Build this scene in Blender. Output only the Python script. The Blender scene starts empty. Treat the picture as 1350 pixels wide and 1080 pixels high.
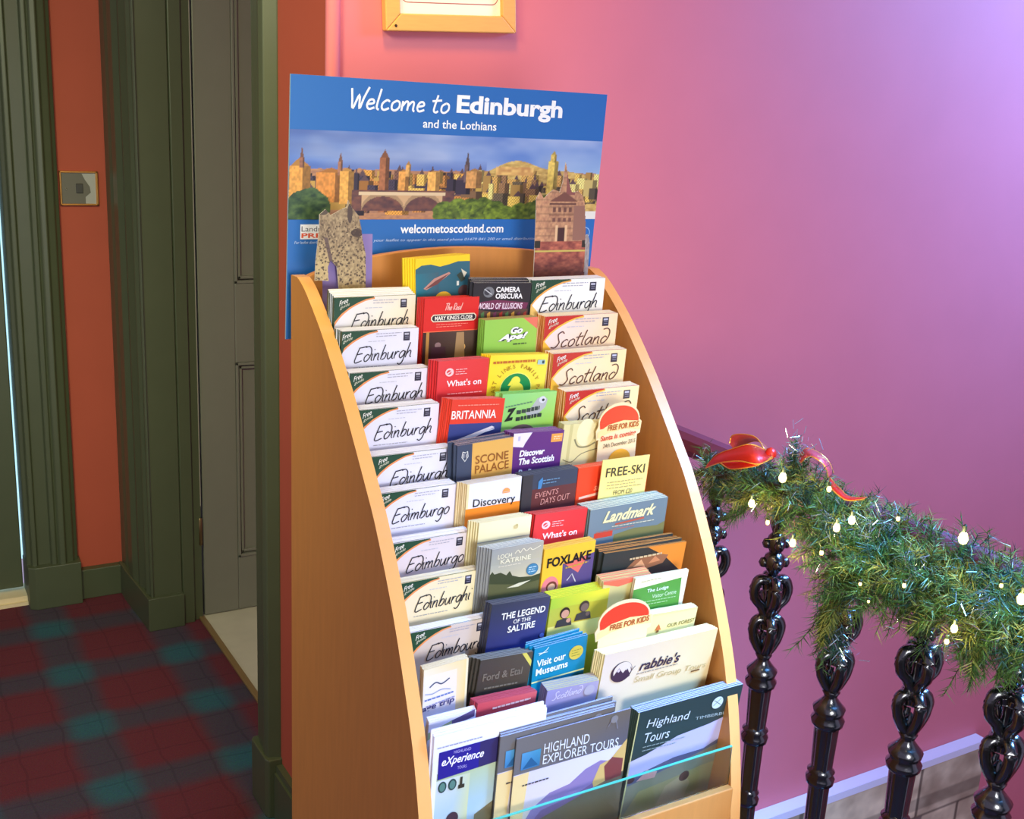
import bpy, bmesh, math, random
import numpy as np
from mathutils import Vector, Matrix
random.seed(7); rng = np.random.RandomState(3)
S = bpy.context.scene; COL = S.collection

# ------------------------------------------------------------------ camera
F = 1470.824; H = 1.75                       # focal length in pixels of a 1350 wide frame, eye height
RIGHT = Vector((0.861995, -0.504669, 0.047684)); DOWN = Vector((-0.086870, -0.239767, -0.966935)); FWD = Vector((0.499415, 0.829350, -0.250527))
cd = bpy.data.cameras.new('camera'); cam = bpy.data.objects.new('camera', cd); COL.objects.link(cam)
cd.sensor_fit = 'HORIZONTAL'; cd.sensor_width = 36; cd.lens = F / 1350 * 36; cd.clip_start = 0.05
m = Matrix((RIGHT, -DOWN, -FWD)).transposed().to_4x4(); m.translation = (0, 0, H); cam.matrix_world = m
S.camera = cam

def at(px, py, axis, val):                   # a picture point as the real point where its line of sight meets a wall, floor or shelf plane
    d = RIGHT * ((px - 675) / F) + DOWN * ((py - 540) / F) + FWD
    o = Vector((0, 0, H)); i = 'XYZ'.index(axis)
    return o + d * ((val - o[i]) / d[i])

# ------------------------------------------------------------------ light
S.view_settings.view_transform = 'Standard'; S.view_settings.look = 'None'
S.view_settings.gamma = 1; S.view_settings.use_curve_mapping = False; S.view_settings.exposure = 0.0
w = bpy.data.worlds.new('world'); S.world = w; w.use_nodes = True
bg = w.node_tree.nodes['Background']; bg.inputs[0].default_value = (0.78, 0.68, 1.0, 1); bg.inputs[1].default_value = 0.53
def area(name, loc, aim, size, power, col, spread=180):
    l = bpy.data.lights.new(name, 'AREA'); l.shape = 'DISK'; l.size = size; l.energy = power; l.color = col; l.spread = math.radians(spread)
    o = bpy.data.objects.new(name, l); COL.objects.link(o); o.location = loc
    o.rotation_euler = (Vector(aim) - Vector(loc)).to_track_quat('-Z', 'Y').to_euler(); return o
area('ceiling_lamp_light', (0.85, 0.55, 2.72), (0.95, 1.5, 1.1), 0.35, 2.0, (1.0, 0.95, 0.45), 100)
area('warm_wall_fill', (0.80, 1.62, 2.80), (1.0, 2.14, 2.0), 0.25, 4.8, (1.0, 0.50, 0.06), 120)  # unseen warm fill added to colour the upper left of the stair wall
area('stair_window_light', (3.9, 1.0, 2.75), (3.1, 2.14, 1.8), 0.8, 72, (0.16, 0.38, 1.0), 120)
area('blue_highlight_fill', (2.3, 0.2, 2.9), (1.55, 1.1, 0.8), 0.8, 50, (0.14, 0.42, 1.0), 50)  # unseen blue fill added for highlights on the iron balusters
area('landing_fill_light', (0.5, -0.9, 1.3), (0.9, 1.3, 0.9), 0.9, 11.5, (0.95, 0.98, 1.0), 90)  # fill added close behind the camera, standing in for window light there
area('hall_fill_light', (-0.3, 1.2, 2.6), (0.75, 3.8, 0.6), 0.5, 12.5, (0.94, 1.0, 0.55), 90)  # unseen fill added to brighten the hall door and casings

# ------------------------------------------------------------------ helpers
def s2l(c):
    return tuple(((v / 255) / 12.92 if v / 255 <= 0.04045 else ((v / 255 + 0.055) / 1.055) ** 2.4) for v in c)
MATS = {}
def mat(name, rgb, rough=0.5, metal=0.0, noise=0.0, nscale=40, bump=0.0, stretch=(1, 1, 1), spec=0.5, emit=None, es=0):
    if name in MATS: return MATS[name]
    M = bpy.data.materials.new(name); M.use_nodes = True; nt = M.node_tree; b = nt.nodes['Principled BSDF']
    b.inputs['Roughness'].default_value = rough; b.inputs['Metallic'].default_value = metal; b.inputs['Specular IOR Level'].default_value = spec
    base = s2l(rgb); b.inputs['Base Color'].default_value = (*base, 1)
    if emit: b.inputs['Emission Color'].default_value = (*emit, 1); b.inputs['Emission Strength'].default_value = es
    if noise or bump:
        tc = nt.nodes.new('ShaderNodeTexCoord'); mp = nt.nodes.new('ShaderNodeMapping'); mp.inputs['Scale'].default_value = stretch
        nz = nt.nodes.new('ShaderNodeTexNoise'); nz.inputs['Scale'].default_value = nscale; nz.inputs['Detail'].default_value = 5
        nt.links.new(tc.outputs['Object'], mp.inputs['Vector']); nt.links.new(mp.outputs['Vector'], nz.inputs['Vector'])
        if noise:
            mx = nt.nodes.new('ShaderNodeMix'); mx.data_type = 'RGBA'
            mx.inputs[6].default_value = (*[max(0, v * (1 - noise)) for v in base], 1); mx.inputs[7].default_value = (*[min(1, v * (1 + noise)) for v in base], 1)
            nt.links.new(nz.outputs['Fac'], mx.inputs[0]); nt.links.new(mx.outputs[2], b.inputs['Base Color'])
        if bump:
            bp = nt.nodes.new('ShaderNodeBump'); bp.inputs['Strength'].default_value = bump; bp.inputs['Distance'].default_value = 0.004
            nt.links.new(nz.outputs['Fac'], bp.inputs['Height']); nt.links.new(bp.outputs['Normal'], b.inputs['Normal'])
    MATS[name] = M; return M
def colour_mat(name, rough, bump=0.0):       # colour comes from the mesh's own printed colours
    M = mat(name, (255, 255, 255), rough, bump=bump, nscale=900); nt = M.node_tree
    a = nt.nodes.new('ShaderNodeVertexColor'); a.layer_name = 'Col'; nt.links.new(a.outputs['Color'], nt.nodes['Principled BSDF'].inputs['Base Color']); return M
PRINT = colour_mat('printed_paper', 0.38); BOARD = colour_mat('printed_board', 0.42)

class MB:
    def __init__(s): s.v = []; s.f = []; s.c = []; s.mi = []; s.n = 0
    def face(s, pts, col=None, mi=0, cols=None):
        k = len(s.v); s.v += [tuple(p) for p in pts]; s.f.append(tuple(range(k, k + len(pts)))); s.c.append(cols or [col or (255, 255, 255)] * len(pts)); s.mi.append(mi)
    def shape(s, vs, fs, col=None, mi=0):
        k = len(s.v); s.v += [tuple(p) for p in vs]
        for f in fs: s.f.append(tuple(i + k for i in f)); s.c.append([col or (255, 255, 255)] * len(f)); s.mi.append(mi)
    def box(s, x0, x1, y0, y1, z0, z1, col=None, cols=None, mi=0):   # cols: front, left, top, rest
        P = [(x, y, z) for z in (z0, z1) for y in (y0, y1) for x in (x0, x1)]
        k = len(s.v); s.v += P
        for nme, f in (('front', (0, 1, 5, 4)), ('back', (3, 2, 6, 7)), ('left', (2, 0, 4, 6)), ('right', (1, 3, 7, 5)), ('top', (4, 5, 7, 6)), ('bottom', (2, 3, 1, 0))):
            s.f.append(tuple(i + k for i in f)); c = (cols or {}).get(nme, col) or (255, 255, 255); s.c.append([c] * 4); s.mi.append(mi)
    def prism(s, outline, y0, y1, col=None, mi=0):                     # outline in (x, z), given anticlockwise seen from -Y
        n = len(outline); k = len(s.v); s.v += [(x, y0, z) for x, z in outline] + [(x, y1, z) for x, z in outline]
        fs = [tuple(range(n)), tuple(reversed(range(n, 2 * n)))] + [(i, i + n, (i + 1) % n + n, (i + 1) % n) for i in range(n)]
        for f in fs: s.f.append(tuple(i + k for i in f)); s.c.append([col or (255, 255, 255)] * len(f)); s.mi.append(mi)
    def column(s, prof, z0, z1, mi=0):                                 # outline in (x, y) extruded upward
        n = len(prof); k = len(s.v); s.v += [(x, y, z0) for x, y in prof] + [(x, y, z1) for x, y in prof]
        fs = [tuple(reversed(range(n))), tuple(range(n, 2 * n))] + [(i, (i + 1) % n, (i + 1) % n + n, i + n) for i in range(n)]
        for f in fs: s.f.append(tuple(i + k for i in f)); s.c.append([(255, 255, 255)] * len(f)); s.mi.append(mi)
    def lathe(s, prof, n=16, c=(0, 0), fn=None):
        k = len(s.v)
        for r, z in prof:
            for i in range(n):
                a = 2 * math.pi * i / n; rr = r * (fn(a) if fn else 1); s.v.append((c[0] + rr * math.cos(a), c[1] + rr * math.sin(a), z))
        for j in range(len(prof) - 1):
            for i in range(n):
                s.f.append((k + j * n + i, k + j * n + (i + 1) % n, k + (j + 1) * n + (i + 1) % n, k + (j + 1) * n + i)); s.c.append([(255, 255, 255)] * 4); s.mi.append(0)
    def tube(s, pts, r, n=8, closed=False, col=None):
        pts = [Vector(p) for p in pts]; m_ = len(pts); k = len(s.v); rs = r if isinstance(r, (list, tuple)) else [r] * m_
        up = Vector((0.13, 0.27, 0.95)).normalized()
        for i, p in enumerate(pts):
            t = (pts[(i + 1) % m_] - pts[i - 1]) if closed or 0 < i < m_ - 1 else (pts[1] - pts[0] if i == 0 else pts[-1] - pts[-2])
            t.normalize(); a = t.cross(up)
            if a.length < 1e-3: a = t.cross(Vector((1, 0, 0)))
            a.normalize(); b = t.cross(a)
            for j in range(n):
                q = 2 * math.pi * j / n; s.v.append(tuple(p + (a * math.cos(q) + b * math.sin(q)) * rs[i]))
        for i in range(m_ if closed else m_ - 1):
            for j in range(n):
                s.f.append((k + i * n + j, k + i * n + (j + 1) % n, k + ((i + 1) % m_) * n + (j + 1) % n, k + ((i + 1) % m_) * n + j)); s.c.append([col or (255, 255, 255)] * 4); s.mi.append(0)
        if not closed:
            s.f.append(tuple(k + j for j in range(n))); s.c.append([col or (255, 255, 255)] * n); s.mi.append(0)
            s.f.append(tuple(k + (m_ - 1) * n + n - 1 - j for j in range(n))); s.c.append([col or (255, 255, 255)] * n); s.mi.append(0)
    def mesh(s, name, mats, smooth=False):
        me = bpy.data.meshes.new(name); me.from_pydata(s.v, [], s.f)
        for mm in (mats if isinstance(mats, (list, tuple)) else [mats]): me.materials.append(mm)
        me.polygons.foreach_set('material_index', s.mi)
        if smooth: me.polygons.foreach_set('use_smooth', [True] * len(me.polygons))
        flat = [c for fc in s.c for c in fc]
        if any(c != (255, 255, 255) for c in flat[:4000]) or any(c != (255, 255, 255) for c in flat):
            ca = me.color_attributes.new('Col', 'FLOAT_COLOR', 'CORNER')
            a = np.array(flat, float) / 255; a = np.where(a <= 0.04045, a / 12.92, ((a + 0.055) / 1.055) ** 2.4)
            ca.data.foreach_set('color', np.c_[a, np.ones(len(a))].ravel())
        me.validate(); me.update(); return me
    def obj(s, name, mats, parent=None, smooth=False, loc=None):
        o = bpy.data.objects.new(name, s.mesh(name, mats, smooth)); COL.objects.link(o)
        if parent: o.parent = parent
        if loc: o.location = loc
        return o
def bevel(o, wd=0.002, seg=2):
    md = o.modifiers.new('bevel', 'BEVEL'); md.width = wd; md.segments = seg; md.limit_method = 'ANGLE'; return o
def tag(o, label=None, cat=None, group=None, kind=None):
    if label: o['label'] = label
    if cat: o['category'] = cat
    if group: o['group'] = group
    if kind: o['kind'] = kind
    return o
def empty(name, loc=(0, 0, 0), rot=(0, 0, 0)):
    o = bpy.data.objects.new(name, None); COL.objects.link(o); o.location = loc; o.rotation_euler = rot; o.empty_display_size = 0.05; return o

# ------------------------------------------------------------------ flat print: lettering, handwriting, shapes
TC = {}
def text_shape(s, bold=0.0, shear=0.0):
    k = (s, bold, shear)
    if k not in TC:
        cu = bpy.data.curves.new('t', 'FONT'); cu.body = s; cu.offset = bold; cu.shear = shear; cu.resolution_u = 3; cu.fill_mode = 'FRONT'
        o = bpy.data.objects.new('t', cu); COL.objects.link(o); bpy.context.view_layer.update()
        me = bpy.data.meshes.new_from_object(o.evaluated_get(bpy.context.evaluated_depsgraph_get()))
        vs = [(v.co.x, v.co.y) for v in me.vertices]; fs = [tuple(p.vertices) for p in me.polygons]
        bpy.data.objects.remove(o); bpy.data.meshes.remove(me); bpy.data.curves.remove(cu)
        xs = [v[0] for v in vs]; ys = [v[1] for v in vs]; TC[k] = (vs, fs, min(xs), max(xs), min(ys), max(ys))
    return TC[k]
G = {  # hand written letters: strokes, advance
 'a': ([[(.75,.85),(.45,1),(.1,.65),(.08,.2),(.3,0),(.6,.35),(.8,.95),(.78,.3),(.95,.02)]], 1.05), 'b': ([[(.35,2.1),(.18,1.1),(.08,.05)],[(.1,.35),(.4,.95),(.75,.8),(.65,.2),(.25,0)]], .95),
 'c': ([[(.7,.85),(.45,1),(.1,.65),(.08,.2),(.3,0),(.7,.2)]], .85), 'd': ([[(.7,.75),(.4,.95),(.05,.5),(.2,0),(.6,.15),(.9,.9),(.8,1.65),(.4,2.05),(-.1,1.95)]], 1.0),
 'e': ([[(.1,.5),(.6,.65),(.5,.98),(.2,.9),(.05,.4),(.25,.02),(.7,.2)]], .8), 'g': ([[(.75,.85),(.45,1),(.1,.65),(.1,.2),(.35,0),(.65,.35),(.82,.95),(.75,-.4),(.4,-.9),(0,-.7)]], 1.0),
 'h': ([[(.25,2.1),(.1,1),(.02,0)],[(.08,.45),(.4,.95),(.65,.8),(.65,.15),(.85,0)]], .95), 'i': ([[(.12,1),(.08,.25),(.25,0)],[(.25,1.5),(.32,1.6)]], .4),
 'l': ([[(.28,2.1),(.08,.3),(.3,0)]], .45), 'm': ([[(.08,1),(.05,0)],[(.1,.5),(.35,.95),(.55,.85),(.55,.05)],[(.58,.5),(.85,.95),(1.05,.85),(1.05,.15),(1.2,0)]], 1.35),
 'n': ([[(.08,1),(.05,0)],[(.1,.5),(.38,.95),(.62,.85),(.62,.15),(.8,0)]], .95), 'o': ([[(.45,1),(.1,.7),(.1,.15),(.4,0),(.72,.35),(.68,.85),(.4,1)]], .9),
 'p': ([[(.1,1),(.0,-.9)],[(.1,.6),(.45,1),(.75,.7),(.6,.1),(.15,.1)]], .95), 'r': ([[(.08,1),(.05,0)],[(.1,.5),(.35,.95),(.62,.88)]], .7), 't': ([[(.35,1.8),(.15,.3),(.35,0),(.55,.15)],[(-.1,1.15),(.75,1.28)]], .75),
 'u': ([[(.08,1),(.08,.3),(.3,0),(.6,.35),(.75,1),(.75,.2),(.95,0)]], 1.05), 'x': ([[(.05,1),(.6,0)],[(.7,1),(0,0)]], .8), 'X': ([[(.0,1.9),(.9,-.2)],[(1.0,1.9),(-.2,-.3)]], 1.05),
 'E': ([[(.25,1.95),(.8,2.0),(1.3,2.1)],[(.3,1.95),(.1,1.0),(0,.1),(.3,-.1),(1.0,.15)],[(.15,1.05),(.9,1.15)]], 1.25), 'S': ([[(1.0,1.85),(.7,2.15),(.3,1.8),(.5,1.15),(.7,.6),(.35,0),(-.15,.1)]], 1.05),
 'W': ([[(0,2.0),(.15,.9),(.3,0),(.7,1.4),(.85,0),(1.1,1.1),(1.45,2.2)]], 1.4), 'w': ([[(0,1),(.2,0),(.45,.8),(.6,0),(.9,1)]], .95), 's': ([[(.55,.9),(.25,1),(.15,.65),(.5,.35),(.35,0),(0,.1)]], .65), ' ': ([], .6),
 'T': ([[(0,2),(1.2,2.1)],[(.6,2.05),(.4,0)]], 1.1), 'R': ([[(.1,2),(0,0)],[(0,2),(.8,1.9),(.7,1.2),(.1,1.0),(.9,0)]], 1.05), 'L': ([[(.6,2.1),(.2,1.0),(0,.05),(.5,0),(1.0,.2)]], .95), 'G': ([[(1.0,1.7),(.6,2.1),(.1,1.4),(.1,.3),(.5,0),(1.0,.5),(1.0,.9),(.6,.9)]], 1.15),
 'v': ([[(0,1),(.25,0),(.6,1.05)]], .7), 'y': ([[(0,1),(.3,.1)],[(.7,1),(.1,-.9)]], .8), 'k': ([[(.2,2.1),(.05,0)],[(.6,1),(.12,.5),(.65,0)]], .75), "'": ([[(.2,2.0),(.1,1.6)]], .35), '!': ([[(.3,2),(.15,.5)],[(.1,.05),(.12,0)]], .5)}
def catmull(p, n=4):
    if len(p) < 3: return list(p)
    q = [p[0]] + list(p) + [p[-1]]; out = []
    for i in range(1, len(q) - 2):
        a, b, c, d = (np.array(x, float) for x in q[i - 1:i + 3])
        for k in range(n):
            t = k / n; out.append(tuple(.5 * ((2 * b) + (c - a) * t + (2 * a - 5 * b + 4 * c - d) * t * t + (3 * b - a - 3 * c + d) * t ** 3)))
    return out + [tuple(p[-1])]
class Print(MB):
    """flat print on a cover; u to the right and v down in picture-sized units, scaled by su, sv onto a sheet of height h"""
    def __init__(s, su, sv, h, y=0.0): MB.__init__(s); s.su, s.sv, s.h, s.y, s.lay = su, sv, h, y, 0; s.clip = None
    def P(s, u, v): return (u * s.su, s.y - 0.00025 - s.lay * 0.00007, s.h - v * s.sv)
    def poly(s, pts, col): s.lay += 1; s.face([s.P(*p) for p in reversed(pts)], col); return s
    def rect(s, u0, v0, u1, v1, col): return s.poly([(u0, v0), (u1, v0), (u1, v1), (u0, v1)], col)
    def grad(s, u0, v0, u1, v1, ctl, ctr, cbr, cbl):
        s.lay += 1; s.face([s.P(*p) for p in ((u0, v1), (u1, v1), (u1, v0), (u0, v0))], cols=[cbl, cbr, ctr, ctl]); return s
    def circ(s, cu, cv, r, col, rv=None, a0=0, a1=360, n=24):
        rv = rv or r; return s.poly([(cu + r * math.cos(math.radians(a0 + (a1 - a0) * i / n)), cv - rv * math.sin(math.radians(a0 + (a1 - a0) * i / n))) for i in range(n, -1, -1)][:n if a1 - a0 == 360 else None], col)
    def text(s, t, u0, v0, u1, v1, col, bold=0.0, shear=0.0, rise=0.0):
        vs, fs, x0, x1, y0, y1 = text_shape(t, bold, shear); s.lay += 1; k = len(s.v)
        for x, y in vs:
            a = (x - x0) / (x1 - x0); s.v.append(s.P(u0 + a * (u1 - u0), v1 + (y - y0) / (y1 - y0) * (v0 - v1) - rise * a))
        for f in fs: s.f.append(tuple(i + k for i in f)); s.c.append([col] * len(f)); s.mi.append(0)
        return s
    def line(s, pts, wd, col, smooth=True):
        pts = catmull(pts) if smooth else pts; s.lay += 1; n = len(pts); L = []
        for i in range(n):
            a = np.array(pts[max(0, i - 1)]); b = np.array(pts[min(n - 1, i + 1)]); t = (b - a) / (np.linalg.norm(b - a) + 1e-9); nn = np.array([-t[1], t[0]])
            L.append((np.array(pts[i]) + nn * wd / 2, np.array(pts[i]) - nn * wd / 2))
        for i in range(n - 1): s.face([s.P(*L[i][0]), s.P(*L[i][1]), s.P(*L[i + 1][1]), s.P(*L[i + 1][0])], col)
        return s
    def script(s, word, u0, v0, u1, v1, wd, col, slant=0.18, rise=0.0, clipv=None):   # v0 top of tall letters, v1 baseline
        st = []; x = 0
        for ch in word:
            g, ad = G[ch]
            for q in g: st.append([(a + x + b * slant, b) for a, b in q])
            x += ad
        x1 = max(a for q in st for a, b in q)
        for q in st:
            qq = [(u0 + a / x1 * (u1 - u0), v1 - b / 2.1 * (v1 - v0) - rise * a / x1) for a, b in q]; s.lay -= 0.97; s.line(qq, wd, col)
        s.lay += 1; return s
    def small(s, u0, u1, v, n=1, col=(150, 150, 160), step=3.2, th=1.0, slope=0.0):   # lines of type too small to read
        for k in range(n):
            x = u0; e = u1 - (k % 2) * (u1 - u0) * .2
            while x < e:
                x2 = min(e, x + random.uniform(2, 6)); vv = v + k * step - slope * (x - u0); s.poly([(x, vv), (x2, vv), (x2, vv + th), (x, vv + th)], col); s.lay -= 1; x = x2 + 0.9
        s.lay += 1; return s
def raster(fn, w, h, nx, ny, y=0.0, inside=None):                       # a printed picture as a fine grid of colours (u, v in 0..1, v down)
    us = (np.arange(nx + 1) / nx); vs = (np.arange(ny + 1) / ny); U, V = np.meshgrid(us, vs); img = np.clip(fn(U, V), 0, 255)
    me = bpy.data.meshes.new('picture'); co = np.c_[(U * w).ravel(), np.full(U.size, y), (h - V * h).ravel()]
    idx = (np.arange(ny)[:, None] * (nx + 1) + np.arange(nx)[None, :]).ravel(); fs = np.c_[idx + nx + 1, idx + nx + 2, idx + 1, idx]
    if inside is not None:
        k = inside(((np.arange(nx) + .5) / nx)[None, :].repeat(ny, 0), ((np.arange(ny) + .5) / ny)[:, None].repeat(nx, 1)).ravel(); fs = fs[k]
    me.from_pydata(co.tolist(), [], fs.tolist())
    a = img.reshape(-1, 3) / 255; a = np.where(a <= 0.04045, a / 12.92, ((a + 0.055) / 1.055) ** 2.4)
    ca = me.color_attributes.new('Col', 'FLOAT_COLOR', 'POINT'); ca.data.foreach_set('color', np.c_[a, np.ones(len(a))].ravel()); me.materials.append(PRINT); return me
def vnoise(x, y, seed=0):
    r = np.random.RandomState(seed).rand(64, 64); xi = np.floor(x).astype(int); yi = np.floor(y).astype(int); fx = x - xi; fy = y - yi; fx = fx * fx * (3 - 2 * fx); fy = fy * fy * (3 - 2 * fy)
    g = lambda i, j: r[i % 64, j % 64]
    return (g(xi, yi) * (1 - fx) + g(xi + 1, yi) * fx) * (1 - fy) + (g(xi, yi + 1) * (1 - fx) + g(xi + 1, yi + 1) * fx) * fy
def fbm(x, y, seed=0): return (vnoise(x, y, seed) + .5 * vnoise(2 * x, 2 * y, seed + 1) + .25 * vnoise(4 * x, 4 * y, seed + 2)) / 1.75
def lerp(a, b, t): return np.array(a)[None, None, :] * (1 - t[..., None]) + np.array(b)[None, None, :] * t[..., None]
def inpoly(poly):
    def f(U, V):
        r = np.zeros(U.shape, bool); n = len(poly)
        for i in range(n):
            x1, y1 = poly[i]; x2, y2 = poly[(i + 1) % n]
            with np.errstate(divide='ignore', invalid='ignore'): c = ((y1 > V) != (y2 > V)) & (U < (x2 - x1) * (V - y1) / ((y2 - y1) or 1e-9) + x1)
            r ^= c
        return r
    return f

# ------------------------------------------------------------------ the building
XW, YC, YF = 0.83, 2.14, 4.0                 # hall side wall, stair wall behind the rack, far end of the hall
WALL = mat('coral_wall_paint', (222, 122, 130), 0.62, noise=0.05, nscale=6, bump=0.12)
HALL = mat('terracotta_hall_paint', (176, 78, 56), 0.7, noise=0.06, nscale=8, bump=0.25)
GREEN = mat('dark_green_gloss_paint', (74, 82, 60), 0.42, noise=0.08, nscale=12, bump=0.08)
DOORM = mat('grey_green_door_paint', (122, 122, 112), 0.45, noise=0.05, nscale=12, bump=0.08)
CREAM = mat('cream_stone_step', (222, 205, 165), 0.6, noise=0.1, nscale=14)
MARBLE = mat('worn_pale_floor', (196, 190, 172), 0.5, noise=0.18, nscale=9)
CEIL = mat('ceiling_paint', (236, 226, 214), 0.8)
def carpet():
    M = mat('tartan_carpet', (60, 30, 40), 0.95, noise=0.1, nscale=300, bump=0.6, spec=0.1); nt = M.node_tree; N = nt.nodes; L = nt.links
    tc = N.new('ShaderNodeTexCoord'); sp = N.new('ShaderNodeSeparateXYZ'); nz = N.new('ShaderNodeTexNoise'); nz.inputs['Scale'].default_value = 7; nz.inputs['Detail'].default_value = 2
    vm = N.new('ShaderNodeVectorMath'); vm.operation = 'MULTIPLY_ADD'; vm.inputs[1].default_value = (0.035, 0.035, 0)
    L.new(tc.outputs['Object'], nz.inputs['Vector']); L.new(nz.outputs['Color'], vm.inputs[0]); L.new(tc.outputs['Object'], vm.inputs[2]); L.new(vm.outputs[0], sp.inputs[0])
    def m_(op, a, b=None):
        n = N.new('ShaderNodeMath'); n.operation = op
        for i, x in enumerate((a, b)):
            if x is None: continue
            if isinstance(x, (int, float)): n.inputs[i].default_value = x
            else: L.new(x, n.inputs[i])
        return n.outputs[0]
    def band(o, ph, sharp, per=0.345): return m_('SMOOTH_MIN', m_('MAXIMUM', m_('MULTIPLY', m_('ADD', m_('COSINE', m_('MULTIPLY', m_('SUBTRACT', o, ph), 2 * math.pi / per)), -0.1), sharp), 0.0), 1.0)
    bx = band(sp.outputs[0], 0.50, 1.5); by = band(sp.outputs[1], 3.085, 1.5)
    lx = m_('GREATER_THAN', m_('COSINE', m_('MULTIPLY', m_('SUBTRACT', sp.outputs[0], 0.53), 2 * math.pi / 0.115)), 0.985); ly = m_('GREATER_THAN', m_('COSINE', m_('MULTIPLY', m_('SUBTRACT', sp.outputs[1], 3.11), 2 * math.pi / 0.115)), 0.985)
    def mix(f, a, b):
        n = N.new('ShaderNodeMix'); n.data_type = 'RGBA'
        for i, x in ((0, f), (6, a), (7, b)):
            if isinstance(x, tuple): n.inputs[i].default_value = (*s2l(x), 1)
            else: L.new(x, n.inputs[i])
        return n.outputs[2]
    c = mix(m_('MULTIPLY', bx, by), mix(m_('MAXIMUM', bx, by), (116, 58, 70), (84, 76, 92)), (62, 108, 122))
    c = mix(m_('MULTIPLY', m_('MAXIMUM', lx, ly), 0.2), c, (24, 26, 44))
    fz = N.new('ShaderNodeTexNoise'); fz.inputs['Scale'].default_value = 220; L.new(tc.outputs['Object'], fz.inputs['Vector'])
    mm = N.new('ShaderNodeMix'); mm.data_type = 'RGBA'; mm.blend_type = 'MULTIPLY'; mm.inputs[0].default_value = 0.55; L.new(c, mm.inputs[6]); L.new(fz.outputs['Color'], mm.inputs[7])
    L.new(mm.outputs[2], N['Principled BSDF'].inputs['Base Color']); return M
CARPET = carpet()
def struct(o): o['kind'] = 'structure'; return o
b = MB(); b.box(-1.6, 0.95, -2.2, 4.05, -0.18, 0); b.box(0.95, 1.60, -2.2, YC, -0.18, 0); struct(b.obj('floor', CARPET))
b = MB(); b.box(0.952, 2.2, 2.3, 3.9, -0.18, 0.004); struct(b.obj('floor', MARBLE))
b = MB(); b.box(1.62, 5.2, -2.2, YC, -2.7, -2.6); struct(b.obj('floor', CARPET))
b = MB(); b.box(-1.6, 5.2, -2.2, 4.3, 2.95, 3.05); struct(b.obj('ceiling', CEIL))
b = MB(); b.box(XW + 0.02, 5.2, YC, YC + 0.14, -2.6, 2.95); struct(b.obj('wall_back', WALL))
b = MB(); b.box(5.2, 5.3, -2.2, YC, -2.6, 2.95); struct(b.obj('wall_right', WALL))
b = MB(); ye = at(335, 500, 'X', XW - .022).y; b.box(XW, XW + 0.12, YC + 0.001, ye + .006, 0, 2.95); b.box(XW, XW + 0.12, 2.63, 3.62, 2.55, 2.95); struct(b.obj('wall_left', HALL))
b = MB(); b.box(0.45, 0.85, YF, YF + 0.12, 0, 2.95); b.box(-1.6, 0.45, YF, YF + 0.12, 2.2, 2.95); b.box(-1.6, -0.48, YF, YF + 0.12, 0, 2.2); struct(b.obj('wall_far', HALL))
# rounded plaster bead on the outside corner
b = MB(); b.lathe([(0.0145, 0.0), (0.0145, 2.95)], 20, (XW + 0.012, YC - 0.001)); struct(b.obj('trim_1', WALL, smooth=True))
# near casing of the hall doorway (stepped architrave) with its plinth block
def casing(prof, z0, z1, name, m_=GREEN):
    b = MB(); b.column(prof, z0, z1); return bevel(struct(b.obj(name, m_)), 0.003, 2)
x = XW
ye = at(335, 500, 'X', x - .022).y; yn = at(368.5, 500, 'X', x).y
casing([(x + .12, ye + .008), (x + .0, ye + .008), (x - .022, ye), (x - .022, ye - .02), (x - .026, ye - .026), (x - .030, yn + .05), (x - .034, yn + .03), (x - .030, yn + .012), (x + .0, yn)][::-1], 0.16, 2.55, 'trim_2')
casing([(x + .12, ye + .010), (x + .0, ye + .010), (x - .034, ye + .005), (x - .040, ye - .004), (x - .040, yn + .01), (x - .034, yn - .006), (x + .0, yn - .008)][::-1], 0.0, 0.165, 'trim_3')
b = MB(); b.column([(x - .0, yn - .009), (x - .022, yn - .009), (x - .022, 2.12), (x + .04, 2.118), (x + .04, 2.13), (x, 2.14)][::-1], 0, 0.13); b.column([(x, yn - .009), (x - .016, yn - .009), (x - .016, 2.125), (x, 2.125)][::-1], 0.13, 0.15); struct(b.obj('baseboard_left', GREEN))
# pilaster and casing at the far side of the doorway
X = lambda px, Y=3.62, py=400: at(px, py, 'Y', Y).x
pa, pb, pc, pd, pe = X(150), X(185), X(230), X(247), X(260)
casing([(pb, 3.62), (pb + .006, 3.612), (pb + .012, 3.62), (pc - .002, 3.62), (pc, 3.628), (pc + .003, 3.62), (pd, 3.62), (pd + .001, 3.634), (pe, 3.634), (pe, 3.70), (XW + .12, 3.9), (.766, 4.0), (.766, 3.93), (.775, 3.90), (.762, 3.86), (.762, 3.80), (.776, 3.77), (.770, 3.73), (.782, 3.69), (.776, 3.66), (.786, 3.64)], 0.0, 2.95, 'trim_4')
casing([(pb - .012, 3.603), (pc + .002, 3.603), (pc + .002, 3.63), (pb, 3.63), (.775, 3.95), (.752, 3.99), (.752, 3.90)], 0.0, 0.12, 'trim_5')
b = MB(); b.box(pe - .003, pe, 3.632, 3.70, .42, 2.2); struct(b.obj('trim_6', mat('worn_white_edge', (150, 146, 134), .5)))
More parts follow.
